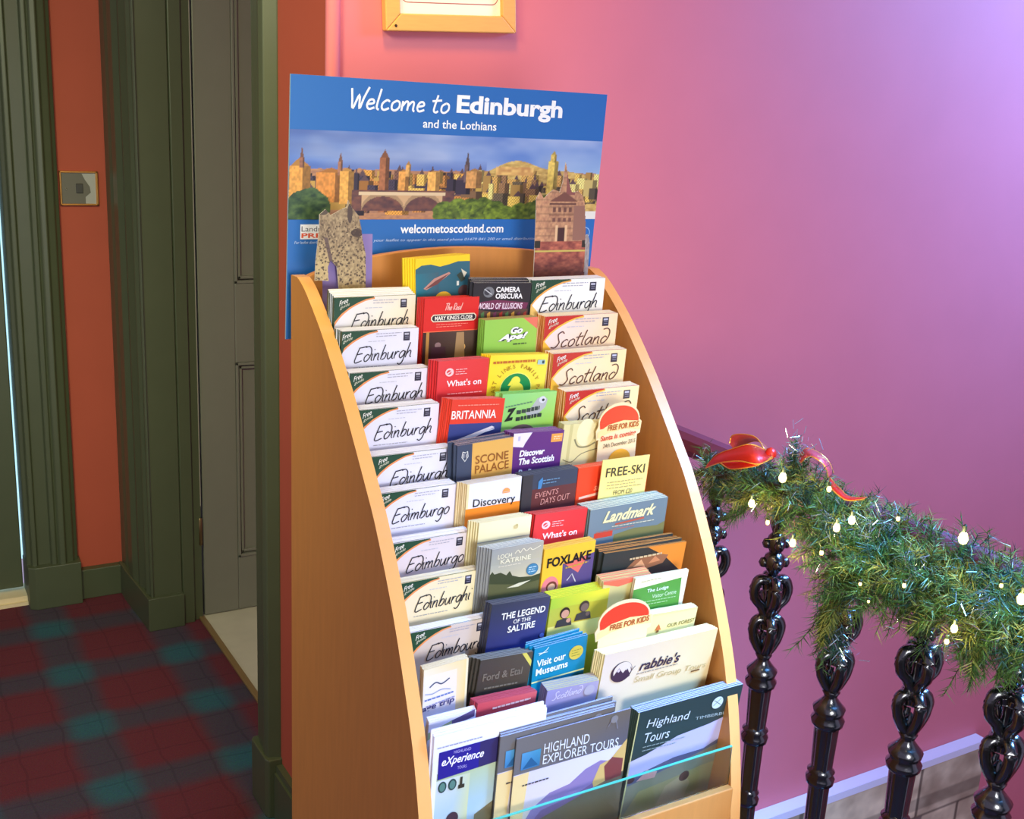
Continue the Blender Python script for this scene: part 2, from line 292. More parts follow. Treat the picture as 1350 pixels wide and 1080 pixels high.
# far hall door casing on the left
d0 = at(6, 400, 'Y', 4.06).x
c1 = d0 + .008; casing([(c1, 4.09), (c1, 3.985), (c1 + .012, 3.975), (c1 + .016, 3.958), (c1 + .030, 3.955), (c1 + .034, 3.966), (c1 + .075, 3.966), (c1 + .079, 3.952), (c1 + .092, 3.948), (c1 + .098, 3.956), (c1 + .106, 3.944), (c1 + .122, 3.942), (c1 + .128, 3.952), (c1 + .150, 3.958), (c1 + .156, 3.968), (c1 + .168, 3.975), (c1 + .170, 4.001), (c1, 4.09)][:-1], 0.155, 2.95, 'trim_7')
casing([(c1 - .002, 4.09), (c1 - .002, 3.95), (c1 + .02, 3.935), (c1 + .172, 3.935), (c1 + .176, 4.001)], 0.0, 0.158, 'trim_8')
casing([(c1 + .17, 4.001), (c1 + .17, 3.966), (.79, 3.966), (.79, 4.001)], 0.0, 0.112, 'baseboard_far')
b = MB(); b.box(-.48, c1 + .01, 4.01, 4.13, -.01, .030); b.box(-.48, c1 + .01, 3.995, 4.012, -.01, .012); struct(b.obj('trim_9', CREAM))
b = MB(); b.box(.948, .968, 2.62, 3.64, .0, .010); bevel(struct(b.obj('trim_10', mat('brass_threshold_strip', (170, 140, 95), .4, .6))), .003)
b = MB(); b.box(-.48, .62, 4.45, 4.46, 0, 2.3); struct(b.obj('daylight_panel_1', mat('glow_panel_beyond_door', (210, 240, 255), .3, emit=(.45, .85, 1.0), es=1.2)))  # glowing panel added behind the door so the crack shows daylight
# far door leaf on the left, barely ajar
dr = struct(empty('door_1', (d0, 4.06, 0.045)))
b = MB(); b.box(-.88, 0, 0, .04, 0, 2.1); bevel(b.obj('door_leaf', GREEN, dr), .004)
b = MB(); b.box(-.80, -.10, -.012, .0, .9, .915); b.box(-.80, -.10, -.012, 0, .2, .215); b.box(-.10, -.09, -.012, 0, .2, .915); b.obj('panel_moulding', GREEN, dr)
# panelled door leaf standing open in the doorway
dl = struct(empty('door_2', (0.972, 3.645, 0.006))); LW = .72
b = MB(); b.box(0, .122, 0, .04, 0, 2.5); b.box(LW - .122, LW, 0, .04, 0, 2.5); bevel(b.obj('door_stile', DOORM, dl), .003)
b = MB()
for z0, z1 in ((0, .2), (.905, 1.175), (2.38, 2.5)): b.box(.122, LW - .122, 0.0, .04, z0, z1)
bevel(b.obj('door_rail', DOORM, dl), .003)
for z0, z1 in ((.2, .905), (1.175, 2.38)):
    b = MB(); b.box(.12, LW - .12, .018, .03, z0, z1); p = b.obj('door_panel', DOORM, dl)
    b = MB()
    for k, (e, y) in enumerate(((0.0, -.003), (.014, .006))):
        for (x0, x1, za, zb) in ((.122 + e, .132 + e, z0 + e, z1 - e), (LW - .132 - e, LW - .122 - e, z0 + e, z1 - e), (.122 + e, LW - .122 - e, z0 + e, z0 + .010 + e), (.122 + e, LW - .122 - e, z1 - .010 - e, z1 - e)): b.box(x0, x1, y, .02, za, zb)
    bevel(b.obj('panel_moulding', DOORM, p), .002)
b = MB(); b.lathe([(.006, -.05), (.008, -.048), (.008, .048), (.006, .05)], 10); h_ = b.obj('hinge', mat('old_brass', (120, 100, 70), .4, .8), dl, True, (-.012, -.006, .32))
# brass light switch on the far wall
sw = tag(empty('light_switch', (0, 0, 0)), 'old square light switch in brass frame on red hall wall', 'light switch')
a0 = at(80, 271, 'Y', 3.99); a1 = at(128.6, 226, 'Y', 3.99); w_, hh = a1.x - a0.x, a1.z - a0.z; sw.location = (a0.x, 3.999, a0.z)
b = MB()
for q in ((0, w_, 0, .006), (0, w_, hh - .007, hh), (0, .006, 0, hh), (w_ - .008, w_, 0, hh)): b.box(q[0], q[1], -.012, 0, q[2], q[3])
bevel(b.obj('frame', mat('brass', (205, 150, 80), .3, .8), sw), .002)
b = MB(); b.box(.005, w_ - .007, -.006, 0, .005, hh - .006); b.obj('plate', mat('steel_plate', (178, 178, 165), .35, .5), sw)
b = MB(); b.prism([(.006, .006), (w_ * .66, .006), (w_ * .66, hh * .25), (w_ * .8, hh * .38), (w_ * .78, hh * .55), (w_ * .66, hh * .75), (w_ * .58, hh - .008), (.006, hh - .008)], -.0072, -.0061); b.obj('tarnished_face', mat('tarnish', (104, 102, 92), .5, .2), sw)
b = MB(); b.box(w_ * .42, w_ * .60, -.012, -.006, hh * .36, hh * .64); bevel(b.obj('rocker', mat('dark_rocker', (66, 66, 60), .3), sw), .002)
b = MB(); b.lathe([(.0, -.0), (.003, .0), (.003, .002), (0, .0022)], 10); o = b.obj('screw', mat('screw_steel', (200, 200, 190), .25, .9), sw, True, (w_ * .16, -.0075, hh * .48)); o.rotation_euler = (math.pi / 2, 0, 0)

# framed certificate on the stair wall
a0 = at(509, 40.5, 'Y', YC - .02); a1 = at(680.5, 44, 'Y', YC - .02); fr = tag(empty('picture_frame', (a0.x, YC - .001, a0.z), (0, -math.atan2(a1.z - a0.z, a1.x - a0.x), 0)), 'pine framed certificate hanging on the coral wall above the banner', 'picture')
fw = (a1 - a0).length; fh = fw * 1.3; t = .033; PINE = mat('pine', (236, 178, 96), .45, noise=.1, nscale=30, stretch=(1, 8, 8))
for nme, ol in (('frame_rail', [(0, 0), (fw, 0), (fw - t, t), (t, t)]), ('frame_rail', [(t, fh - t), (fw - t, fh - t), (fw, fh), (0, fh)]), ('frame_stile', [(0, 0), (t, t), (t, fh - t), (0, fh)]), ('frame_stile', [(fw - t, t), (fw, 0), (fw, fh), (fw - t, fh - t)])):
    b = MB(); b.prism(ol, -.020, 0); bevel(b.obj(nme, PINE, fr), .0025)
b = MB(); b.box(t - .002, fw - t + .002, -.010, -.004, t - .002, fh - t + .002, (250, 246, 226)); b.obj('mount_card', PRINT, fr)
P = Print(1, 1, fh, -.010); bx0, bx1, by0, by1 = t + .006, fw - t - .006, t + .02, fh - t - .022; r = .014
ring = []
for cx, cy, a in ((bx1 - r, by0 + r, 0), (bx0 + r, by0 + r, 90), (bx0 + r, by1 - r, 180), (bx1 - r, by1 - r, 270)):
    ring += [(cx + r * math.cos(math.radians(a + q)), cy - r * math.sin(math.radians(a + q))) for q in range(0, 91, 15)]
P.line(ring + [ring[0]], .0018, (178, 96, 84), False)
random.seed(2)
for k in range(9):
    v = fh - t - .036 - k * .022; x0 = .07 + .02 * (k % 3); x = x0
    while x < fw - x0 - .01: P.rect(x, v, x + .006, v + .0025, (120, 140, 130)); P.lay -= 1; x += .011
P.obj('certificate_print', PRINT, fr)
b = MB(); b.lathe([(0, 0), (.003, 0), (.002, .002), (0, .0025)], 10); o = b.obj('screw', mat('dark_screw', (60, 40, 30), .4, .5), fr, True, (.021, -.0205, .010)); o.rotation_euler = (math.pi / 2, 0, 0)

# large canvas print of pale stonework low on the stair wall
ca, cb = at(1000, 1080, 'Y', YC - .04), at(1299, 974, 'Y', YC - .04)
cv = tag(empty('canvas_print', (ca.x - .9, YC - .001, cb.z - .62)), 'large canvas of pale stonework with white edges low on stair wall', 'picture'); cw = cb.x - ca.x + .9
b = MB(); b.box(0, cw, -.045, 0, 0, .62, (196, 182, 168), cols={'top': (236, 232, 240), 'right': (236, 232, 240), 'left': (236, 232, 240)}); b.obj('stretcher', BOARD, cv)
def stone(U, V):
    x = U * cw / .55; y = V * .62 / .21; row = np.floor(y); xx = x + (row % 2) * .5 + .2 * vnoise(row, row * 0, 5); fx = np.abs((xx % 1) - .5) * 2; fy = np.abs((y % 1) - .5) * 2
    n = fbm(U * 30, V * 12, 11); t_ = np.clip(n * 1.6 - .3, 0, 1); c = lerp((176, 156, 124), (236, 218, 178), t_)
    cellv = vnoise(np.floor(xx) * 1.7, row * 2.3, 4); dark = ((fx > .975) | (fy > .965)); c = c * np.where(dark, .55, .82 + .3 * cellv)[..., None]
    # a doorway and carved band in the picture
    d = (np.abs(U - .80) < .05) & (V > .34); c[d] = c[d] * .55 + np.array((40, 30, 48)) * .4
    d = (V > .22) & (V < .30) & (U > .55); c[d] = c[d] * .8
    return c
o = bpy.data.objects.new('stone_picture', raster(stone, cw, .62, 300, 80, -.0455)); COL.objects.link(o); o.parent = cv
b = MB(); b.box(0, cw, -.047, -.0435, .595, .6205, (232, 228, 240)); b.obj('white_border', BOARD, cv)

# ------------------------------------------------------------------ landing balustrade
IRON = mat('glossy_black_iron', (12, 14, 12), .22, noise=.2, nscale=45, bump=.35, spec=1.0); IRON.node_tree.nodes['Principled BSDF'].inputs['Coat Weight'].default_value = 1.0; IRON.node_tree.nodes['Principled BSDF'].inputs['Coat Roughness'].default_value = .12; RAILM = mat('plum_painted_rail', (112, 56, 76), .35)
bl = tag(empty('stair_balustrade', (1.53, 1.5, 0)), 'black cast iron stair balustrade with plum handrail behind brochure rack', 'balustrade')
b = MB(); pr = [(-.028, 0), (-.032, .012), (-.026, .030), (-.012, .040), (.012, .040), (.026, .030), (.032, .012), (.028, 0)]
k = len(b.v); y0, y1 = -1.6, YC - 1.5
b.v += [(a, y0, c + 1.078) for a, c in pr] + [(a, y1, c + 1.078) for a, c in pr]
for f in [tuple(range(8)), tuple(reversed(range(8, 16)))] + [(i, i + 8, (i + 1) % 8 + 8, (i + 1) % 8) for i in range(8)]: b.f.append(f); b.c.append([(255,) * 3] * len(f)); b.mi.append(0)
b.obj('handrail', RAILM, bl, False)
b = MB(); b.box(-.012, .012, y0, y1, 1.068, 1.080); b.obj('core_rail', IRON, bl)
b = MB(); b.box(-.03, .07, y0, y1, 0.0, .022); bevel(b.obj('base_plate', IRON, bl), .004)
def baluster():
    b = MB(); flute = lambda a: 1 + .10 * math.cos(6 * a)
    b.lathe([(.026, .02), (.026, .04), (.019, .05), (.019, .10), (.024, .11), (.024, .13), (.017, .15), (.017, .385)], 24, fn=flute)
    for z, r0 in ((.40, .024), (.545, .028)): b.lathe([(.015, z - .020), (r0 * .95, z - .012), (r0, z), (r0 * .8, z + .008), (r0 * .95, z + .014), (.016, z + .022)], 20)
    b.lathe([(.017, .415), (.0185, .53)], 24, fn=flute); b.lathe([(.0185, .56), (.0215, .655)], 24, fn=flute)
    b.lathe([(.020, .650), (.030, .660), (.032, .670), (.026, .678), (.029, .685), (.031, .694), (.022, .704), (.012, .716), (.014, .722), (.017, .728), (.009, .738)], 20)
    # open heart shaped scrolls
    def loop(pts, r, ang):
        q = catmull(pts, 5); b.tube([(a * math.cos(ang), a * math.sin(ang), z) for a, z in q], r, 8)
    for sgn in (-1, 1):
        for ang in (math.radians(62), math.radians(-28)):
            loop([(0, .730), (sgn * .010, .738), (sgn * .024, .765), (sgn * .028, .792), (sgn * .018, .806), (sgn * .006, .800), (sgn * .004, .786)], .0108, ang)
            loop([(0, .812), (sgn * .010, .822), (sgn * .017, .835), (sgn * .030, .850), (sgn * .034, .872), (sgn * .026, .890), (sgn * .012, .888), (sgn * .008, .872)], .0108, ang)
    b.lathe([(.008, .732), (.009, .76), (.0, .77)], 12); b.lathe([(0, .780), (.013, .795), (.016, .808), (.012, .820), (.010, .850), (.012, .880), (.010, .900)], 14)
    for z, r0 in ((.932, .023), (.972, .020)):
        b.lathe([(.010, z - .028), (r0 * .7, z - .018), (r0, z - .004), (r0 * .85, z + .010), (.010, z + .018)], 16)
        for q in range(4):
            a = math.radians(45 + 17 + 90 * q); n0 = len(b.v); b.lathe([(0, -.011), (.008, -.008), (.011, 0), (.008, .008), (0, .011)], 10)
            for i in range(n0, len(b.v)): vx, vy, vz = b.v[i]; b.v[i] = (vx + math.cos(a) * r0 * .9, vy + math.sin(a) * r0 * .9, vz + z - .004)
    b.lathe([(.010, .99), (.017, 1.01), (.013, 1.03), (.019, 1.05), (.019, 1.075)], 16)
    return b.mesh('baluster', IRON, True)
bm_ = baluster()
for i in range(-4, 9):
    o = bpy.data.objects.new('baluster', bm_); COL.objects.link(o); o.parent = bl; o.location = (.006 * (i - 1) * 2 - .003, -.173 * (i - 1), 0); o.rotation_euler.z = .1 * math.sin(i * 7)

# ------------------------------------------------------------------ brochure rack
MAPLE = mat('maple_veneer', (206, 136, 66), .42, noise=.12, nscale=14, stretch=(6, 6, .7), bump=.03); EDGE = mat('maple_edge_band', (236, 170, 96), .38, noise=.06, nscale=20)
XL, XR, TH = .607, 1.187, .021
PROF = [(1.715, 1.494), (1.686, 1.494), (1.660, 1.483), (1.630, 1.463), (1.585, 1.428), (1.539, 1.385), (1.493, 1.338), (1.451, 1.290), (1.405, 1.235), (1.369, 1.190), (1.325, 1.120), (1.292, 1.060), (1.258, .985), (1.228, .910), (1.206, .830), (1.190, .750), (1.180, .680), (1.174, .60), (1.171, .50), (1.171, 0)]
rack = tag(empty('brochure_rack', (0, 0, 0)), 'tall curved maple wood leaflet display rack filled with tourist brochures', 'display rack')
def side(x0, x1):
    ol = [PROF[0]] + catmull(PROF[1:], 3) + [(1.715, 0)]; n = len(ol); b = MB()
    vs = [(x0, y, z) for y, z in ol] + [(x1, y, z) for y, z in ol]; b.shape(vs, [tuple(range(n)), tuple(reversed(range(n, 2 * n)))], mi=0)
    b.shape(vs, [(i, i + n, (i + 1) % n + n, (i + 1) % n) for i in range(n)], mi=1); return bevel(b.obj('side_panel', [MAPLE, EDGE], rack), .0015)
side(XL, XL + TH); side(XR - TH, XR)
b = MB(); arch = [(XL + TH, 1.492), (.640, 1.497), (.676, 1.509), (.742, 1.523), (.818, 1.532), (.897, 1.536), (.972, 1.534), (1.058, 1.528), (1.12, 1.517), (XR - TH, 1.50)]
b.prism([(XL + TH, .05), (XR - TH, .05)] + catmull(arch, 3)[::-1], 1.698, 1.714); bevel(b.obj('back_panel', MAPLE, rack), .0015)
b = MB(); b.box(XL + TH, XR - TH, 1.178, 1.196, .08, .715); bevel(b.obj('front_panel', [MAPLE], rack), .002)
b = MB(); b.box(XL + TH, XR - TH, 1.196, 1.30, .653, .665); b.obj('pocket_shelf', MAPLE, rack)
b = MB(); b.box(XL + TH, XR - TH, 1.20, 1.69, .0, .06); b.obj('plinth', MAPLE, rack)
GL = mat('clear_acrylic', (236, 246, 242), .03); GL.node_tree.nodes['Principled BSDF'].inputs['Transmission Weight'].default_value = 1; GL.node_tree.nodes['Principled BSDF'].inputs['IOR'].default_value = 1.3
TEAL = mat('acrylic_cut_edge', (84, 190, 168), .2)
b = MB(); b.box(XL + TH + .001, XR - TH - .001, 1.190, 1.193, .7155, .784); ac = b.obj('acrylic_front', GL, rack)
b = MB(); b.box(XL + TH + .001, XR - TH - .001, 1.1898, 1.1932, .784, .7858); b.obj('cut_edge', TEAL, ac)
ROWY = [1.602, 1.567, 1.535, 1.500, 1.463, 1.430, 1.395, 1.360, 1.325, 1.297, 1.269, 1.243, 1.215]
ROWZ = [1.53, 1.487, 1.432, 1.381, 1.331, 1.274, 1.222, 1.166, 1.127, 1.062, .999, .962, .885]
def lean_of(r): return math.radians(2.5 + .45 * r)
SHZ = [z - .205 for z in ROWZ]; SHZ[11] = .962 - .155; SHZ[12] = .6655
for r in range(1, 12):                       # the stepped pocket floors
    yb = ROWY[r] + .2 * math.sin(lean_of(r)); b = MB(); b.box(XL + TH, XR - TH, yb - .004, ROWY[r - 1] + .2 * math.sin(lean_of(r - 1)) - .008, SHZ[r] - .010, SHZ[r] - .0005); b.obj('pocket_shelf', MAPLE, rack)

# banner board behind the rack
ba = math.radians(3.6); BW = .592; BH = .42; bz0 = 1.384
bn = tag(empty('banner_board', (.606, 1.738, bz0), (ba, 0, 0)), 'blue Welcome to Edinburgh header board with city skyline photograph', 'sign')
b = MB(); b.box(0, BW, 0, .004, 0, BH, (40, 108, 186), cols={'left': (150, 180, 200), 'right': (150, 180, 200), 'top': (150, 170, 190)}); b.obj('board', BOARD, bn)
def bp(px, py):                              # picture point -> place on the board (u right, v down, metres)
    d = RIGHT * ((px - 675) / F) + DOWN * ((py - 540) / F) + FWD; n = Vector((0, -math.cos(ba), -math.sin(ba))); o = Vector((.606, 1.738, bz0))
    t_ = (o - Vector((0, 0, H))).dot(n) / d.dot(n); p = Vector((0, 0, H)) + d * t_ - o; return p.x, BH - p.dot(Vector((0, -math.sin(ba), math.cos(ba))))
v1 = bp(385, 170)[1]; v2 = bp(382, 289.5)[1]
def skyline(U, V):
    n1 = fbm(U * 7, V * 4 + 3, 21); n2 = fbm(U * 3 + 9, V * 6, 31)
    c = lerp((96, 132, 205), (168, 186, 226), np.clip(n1 * 1.5 - .25, 0, 1)); dk = np.clip((.75 - np.abs(U - .0)) * 1.1, 0, 1) * np.clip(n2 * 1.8 - .5, 0, 1) * .65; c = c * (1 - dk[..., None]) + np.array((74, 90, 150)) * dk[..., None]
    rt = np.clip((U - .6) * 2.4, 0, 1) * np.clip(V * 2.2, 0, 1); c = c * (1 - .55 * rt[..., None]) + np.array((190, 222, 238)) * .55 * rt[..., None]
    hz = np.clip((V - .28) / .12, 0, 1) * (V < .5); c = c * (1 - .45 * hz[..., None] * (U < .6)[..., None]) + np.array((60, 90, 170)) * .45 * hz[..., None] * (U < .6)[..., None]
    R = np.random.RandomState(5)
    far = V > .41 - .05 * np.exp(-((U - .74) / .12) ** 2) + .02 * vnoise(U * 60, V * 0, 8)
    c = np.where(far[..., None], lerp((150, 108, 92), (206, 150, 104), fbm(U * 90, V * 60, 12)), c)
    hill = V > .50 - .22 * np.exp(-((U - .70) / .10) ** 2) - .10 * np.exp(-((U - .88) / .10) ** 2); hc = lerp((168, 128, 66), (244, 216, 132), fbm(U * 60, V * 45, 14)); c = np.where(hill[..., None] & (U > .52)[..., None], hc, c)
    for k in range(260):
        u0 = R.rand(); dd = R.rand(); top = .42 + dd * .32 + (0 if u0 < .55 else -.02); ww = .008 + .022 * R.rand() * (.5 + dd); hgt = .12 + .12 * R.rand()
        lit = R.rand(); g = {0: (226, 160, 70), 1: (196, 132, 66), 2: (120, 84, 72), 3: (72, 62, 80), 4: (240, 190, 96)}[int(lit * 5)] if u0 < .55 else {0: (236, 196, 96), 1: (214, 168, 92), 2: (158, 120, 84), 3: (110, 96, 76), 4: (248, 222, 136)}[int(lit * 5)]
        q = (np.abs(U - u0) < ww) & (V > top) & (V < top + hgt); sh = .82 + .3 * ((np.floor(U * 230) + np.floor(V * 52)) % 2) * (R.rand() > .4); side_ = np.where(U > u0 + ww * .4, .62, 1.0)
        c = np.where(q[..., None], np.array(g)[None, None, :] * (sh * side_)[..., None], c)
        if R.rand() > .72: q = (np.abs(U - u0) < ww * .5 * np.clip((V - top + .07) / .07, 0, 1)) & (V > top - .07) & (V <= top); c = np.where(q[..., None], np.array((96, 74, 80)), c)
    def tower(u0, wd, top, bot, col, spire):
        nonlocal c
        q = (np.abs(U - u0) < wd) & (V > top) & (V < bot); st = .85 + .25 * vnoise(U * 200, V * 40, 6); c = np.where(q[..., None], np.array(col)[None, None, :] * (st * np.where(U > u0 + wd * .25, .66, 1.05))[..., None], c)
        q = (np.abs(U - u0) < wd * np.clip((V - top + spire) / spire, .05, 1) * .9) & (V > top - spire) & (V <= top); c = np.where(q[..., None], np.array(col)[None, None, :] * .8, c)
    tower(.03, .030, .40, .75, (222, 156, 74), .10); tower(.035, .006, .30, .42, (150, 100, 80), .12); tower(.12, .045, .47, .80, (214, 140, 66), .06); tower(.145, .007, .34, .5, (160, 110, 84), .10); tower(.165, .02, .45, .82, (232, 170, 84), .04)
    tower(.275, .014, .28, .92, (164, 104, 70), .09); tower(.335, .016, .44, .72, (222, 156, 80), .03); tower(.348, .008, .36, .5, (214, 160, 90), .05); tower(.43, .02, .44, .66, (236, 176, 92), .02)
    tower(.535, .008, .34, .55, (110, 90, 90), .16); tower(.56, .026, .42, .62, (206, 150, 88), .04)
    q = (U > .63) & (U < .76) & (V > .34 + .02 * vnoise(U * 50, V * 0, 2)) & (V < .46); c = np.where(q[..., None], lerp((196, 140, 84), (240, 200, 120), vnoise(U * 90, V * 30, 3)), c)
    tower(.828, .018, .27, .70, (236, 206, 104), .02); tower(.828, .010, .19, .28, (220, 190, 96), .05)
    mid = (V > .66) & (V < .9) & (U > .18) & (U < .5); c = np.where(mid[..., None], lerp((66, 48, 60), (150, 96, 76), fbm(U * 50, V * 20, 15)), c)
    for a_, b_ in ((.21, .34), (.34, .46)):   # bridge arches
        cx = (a_ + b_) / 2; rr = (b_ - a_) / 2; arc = .93 - .20 * np.sqrt(np.clip(1 - ((U - cx) / rr) ** 2, 0, 1)); q = (U > a_) & (U < b_) & (V > .70) & (V < arc); c = np.where(q[..., None], np.array((206, 168, 128)) * (1 - .18 * (V > arc - .05))[..., None], c)
    q = (V > .68) & (V < .72) & (U > .2) & (U < .47); c = np.where(q[..., None], np.array((222, 196, 160)), c)
    def tree(cx, cy, rx, ry, lo, hi, sd):
        nonlocal c
        q = (((U - cx) / rx) ** 2 + ((V - cy) / ry) ** 2 + .5 * (fbm(U * 40, V * 14, sd) - .5)) < 1; c = np.where(q[..., None], lerp(lo, hi, np.clip(fbm(U * 70, V * 26, sd + 2) * 1.5 - .25, 0, 1)), c)
    tree(.055, .86, .065, .22, (34, 60, 46), (92, 118, 66), 40)
    for q_ in range(7): tree(.47 + q_ * .042, .92 - .05 * math.sin(q_), .04, .13 + .05 * (q_ in (3, 4)), (56, 74, 34), (136, 160, 56), 50 + q_)
    for q_ in range(3): tree(.76 + q_ * .03, .95 - q_ * .05, .04, .16, (60, 84, 30), (140, 160, 60), 60 + q_)
    q = (U > .91) & (V > .90); c = np.where(q[..., None], np.array((234, 232, 226)), c)
    return c
pic = bpy.data.objects.new('skyline_photograph', raster(skyline, BW, v2 - v1, 440, 104, -.0004)); COL.objects.link(pic); pic.parent = bn; pic.location = (0, 0, BH - v2)
P = Print(1, 1, BH, 0)
WH = (250, 252, 255)
u0, v0 = bp(461, 118); ua, va = bp(591, 150); P.script('Welcome to', u0, v0 - .004, ua, va - .001, .0034, WH, .1)
u0, v0 = bp(603, 125); ua, va = bp(740, 163); P.obj('script_lettering', PRINT, bn); P = Print(1, 1, BH, 0); P.text('Edinburgh', u0, v0, ua, va - .0005, WH, .035)
u0, v0 = bp(558, 157); ua, va = bp(654, 173); P.obj('title_lettering', PRINT, bn); P = Print(1, 1, BH, 0); P.text('and the Lothians', u0, v0, ua, v0 + .0138, WH, .012)
u0, v0 = bp(528, 296); ua, va = bp(663, 308); P.obj('subtitle_lettering', PRINT, bn); P = Print(1, 1, BH, 0); P.text('welcometoscotland.com', u0, v0, ua, v0 + .0150, WH, .02)
P.obj('web_address', PRINT, bn); P = Print(1, 1, BH, 0); u0, v0 = bp(492, 315); ua, va = bp(706, 319); P.text('your leaflet to appear in this stand phone 01479 841 200 or email distribution', u0, v0, ua, v0 + .006, (190, 214, 246), 0, .25)
u0, v0 = bp(388, 318); ua, va = bp(428, 322); P.text('For leaflet distribution', u0, v0, ua, v0 + .0045, (190, 214, 246), 0, .25)
P.obj('small_print', PRINT, bn)['kind'] = 'stuff'; P = Print(1, 1, BH, 0); u0, v0 = bp(396, 296); ua, va = bp(445, 315); P.rect(u0, v0, ua, va, (246, 246, 248)); P.text('Landmark', u0 + .002, v0 + .003, ua - .004, v0 + .0115, (70, 74, 90)); P.text('PRESS', u0 + .002, v0 + .014, ua - .008, va - .002, (226, 96, 62), .03)
P.obj('logo_patch', PRINT, bn); P = Print(1, 1, BH, 0); u0, v0 = bp(771, 307); P.line([(u0 + .010 * math.cos(q * .5), v0 + .010 * math.sin(q * .5)) for q in range(-4, 6)], .0016, (150, 190, 240))
P.obj('emblem', PRINT, bn)

# ------------------------------------------------------------------ leaflets
def sheet_mesh(name, w, h, t, cover, paper, spine=None, flare=.0):
    b = MB(); sp = spine or cover; c = dict(front=cover, back=cover, left=sp, right=paper, top=paper, bottom=paper)
    b.box(0, w, 0, t * .22, 0, h, cover, c); b.box(0, w, t * .78, t, 0, h, cover, c); b.box(.0006, w - .0012, t * .24, t * .50, .0008, h - .0012, paper); b.box(.0006, w - .0008, t * .52, t * .76, .0008, h - .0006, paper)
    b.box(-.0003, .0004, t * .05, t * .95, 0, h - .0001, sp)
    return b.mesh(name, PRINT)
COUNT = [0]
def pocket(TL, TR, row, kind, cat, label, back_label, cover, draw=None, n=5, paper=(246, 244, 246), w=None, spine=None, lean=None, dep=.017, t=None, rise=.0, jit=.0006, left=0.0, hh=None, dy=0.0, fan=0.0, backcol=None, stay=False, roll=None):
    Y = ROWY[row] + dy; pr, pl = at(*TR, 'Y', Y), at(*TL, 'Y', Y); sl = (TR[1] - TL[1]) / (TR[0] - TL[0])
    su = (pr.x - at(TR[0] - 50, TR[1] - 50 * sl, 'Y', Y).x) / 50; sv = (pr.z - at(TR[0], TR[1] + 20, 'Y', Y).z) / 20
    if w is None: w = pr.x - pl.x; su = w / (TR[0] - TL[0]); uo = 0
    else: uo = w - su * (TR[0] - TL[0]); pl = Vector((pr.x - w, Y, pr.z))
    ro = -math.atan2(pr.z - pl.z, w) if roll is None else roll
    le = lean_of(row) if lean is None else math.radians(lean); ztop = min(pl.z, pr.z); h = hh or max(.05, (ztop - SHZ[row]) / math.cos(le)); n = max(1, n); th = t or min(.0042, dep / n * .96)
    R = Matrix.Rotation(ro, 3, 'Y') @ Matrix.Rotation(le, 3, 'X'); loc = pl - R @ Vector((0, 0, h))
    COUNT[0] += 1; rs = random.Random(COUNT[0] * 17)
    me = sheet_mesh(kind, w, h, th, cover, paper, spine)
    o = bpy.data.objects.new(kind, me); COL.objects.link(o); o.location = loc; o.rotation_euler = R.to_euler(); tag(o, label, cat)
    if draw:
        P = Print(su, sv / math.cos(le), h, 0.0); base = P.P; P.P = lambda u, v: (min(w, max(0, u * su + uo)), -.00025 - P.lay * .00007, h - v * P.sv); P.w = (TR[0] - TL[0]); P.uo = uo
        P2 = Print(su, P.sv, h, 0.0); P2.P = lambda u, v: (min(w, max(0, u * su + uo)), -.0012 - P2.lay * .00004, h - v * P2.sv); P2.w = P.w
        draw(P, P2)
        if P.f: P.obj('cover_print', PRINT, o)
        if P2.f: P2.obj('lettering', PRINT, o)
    if n > 1:
        me2 = sheet_mesh(kind, w, h, th, backcol or cover, paper, spine)
        for k in range(1, n):
            d = k * dep / n; q = bpy.data.objects.new(kind, me2); COL.objects.link(q)
            q.location = loc + Vector((-left * k / n + rs.uniform(-jit, jit), d, rise * k / n + rs.uniform(-.0, jit)));  e = o.rotation_euler.copy(); e.y += rs.uniform(-fan, fan); q.rotation_euler = e
            tag(q, back_label, cat, back_label)
    return o
ORD = ['topmost', 'second from the top', 'third from the top', 'fourth from the top', 'fifth from the top', 'sixth from the top', 'seventh from the top', 'eighth from the top', 'lowest']
BK = (36, 34, 44)
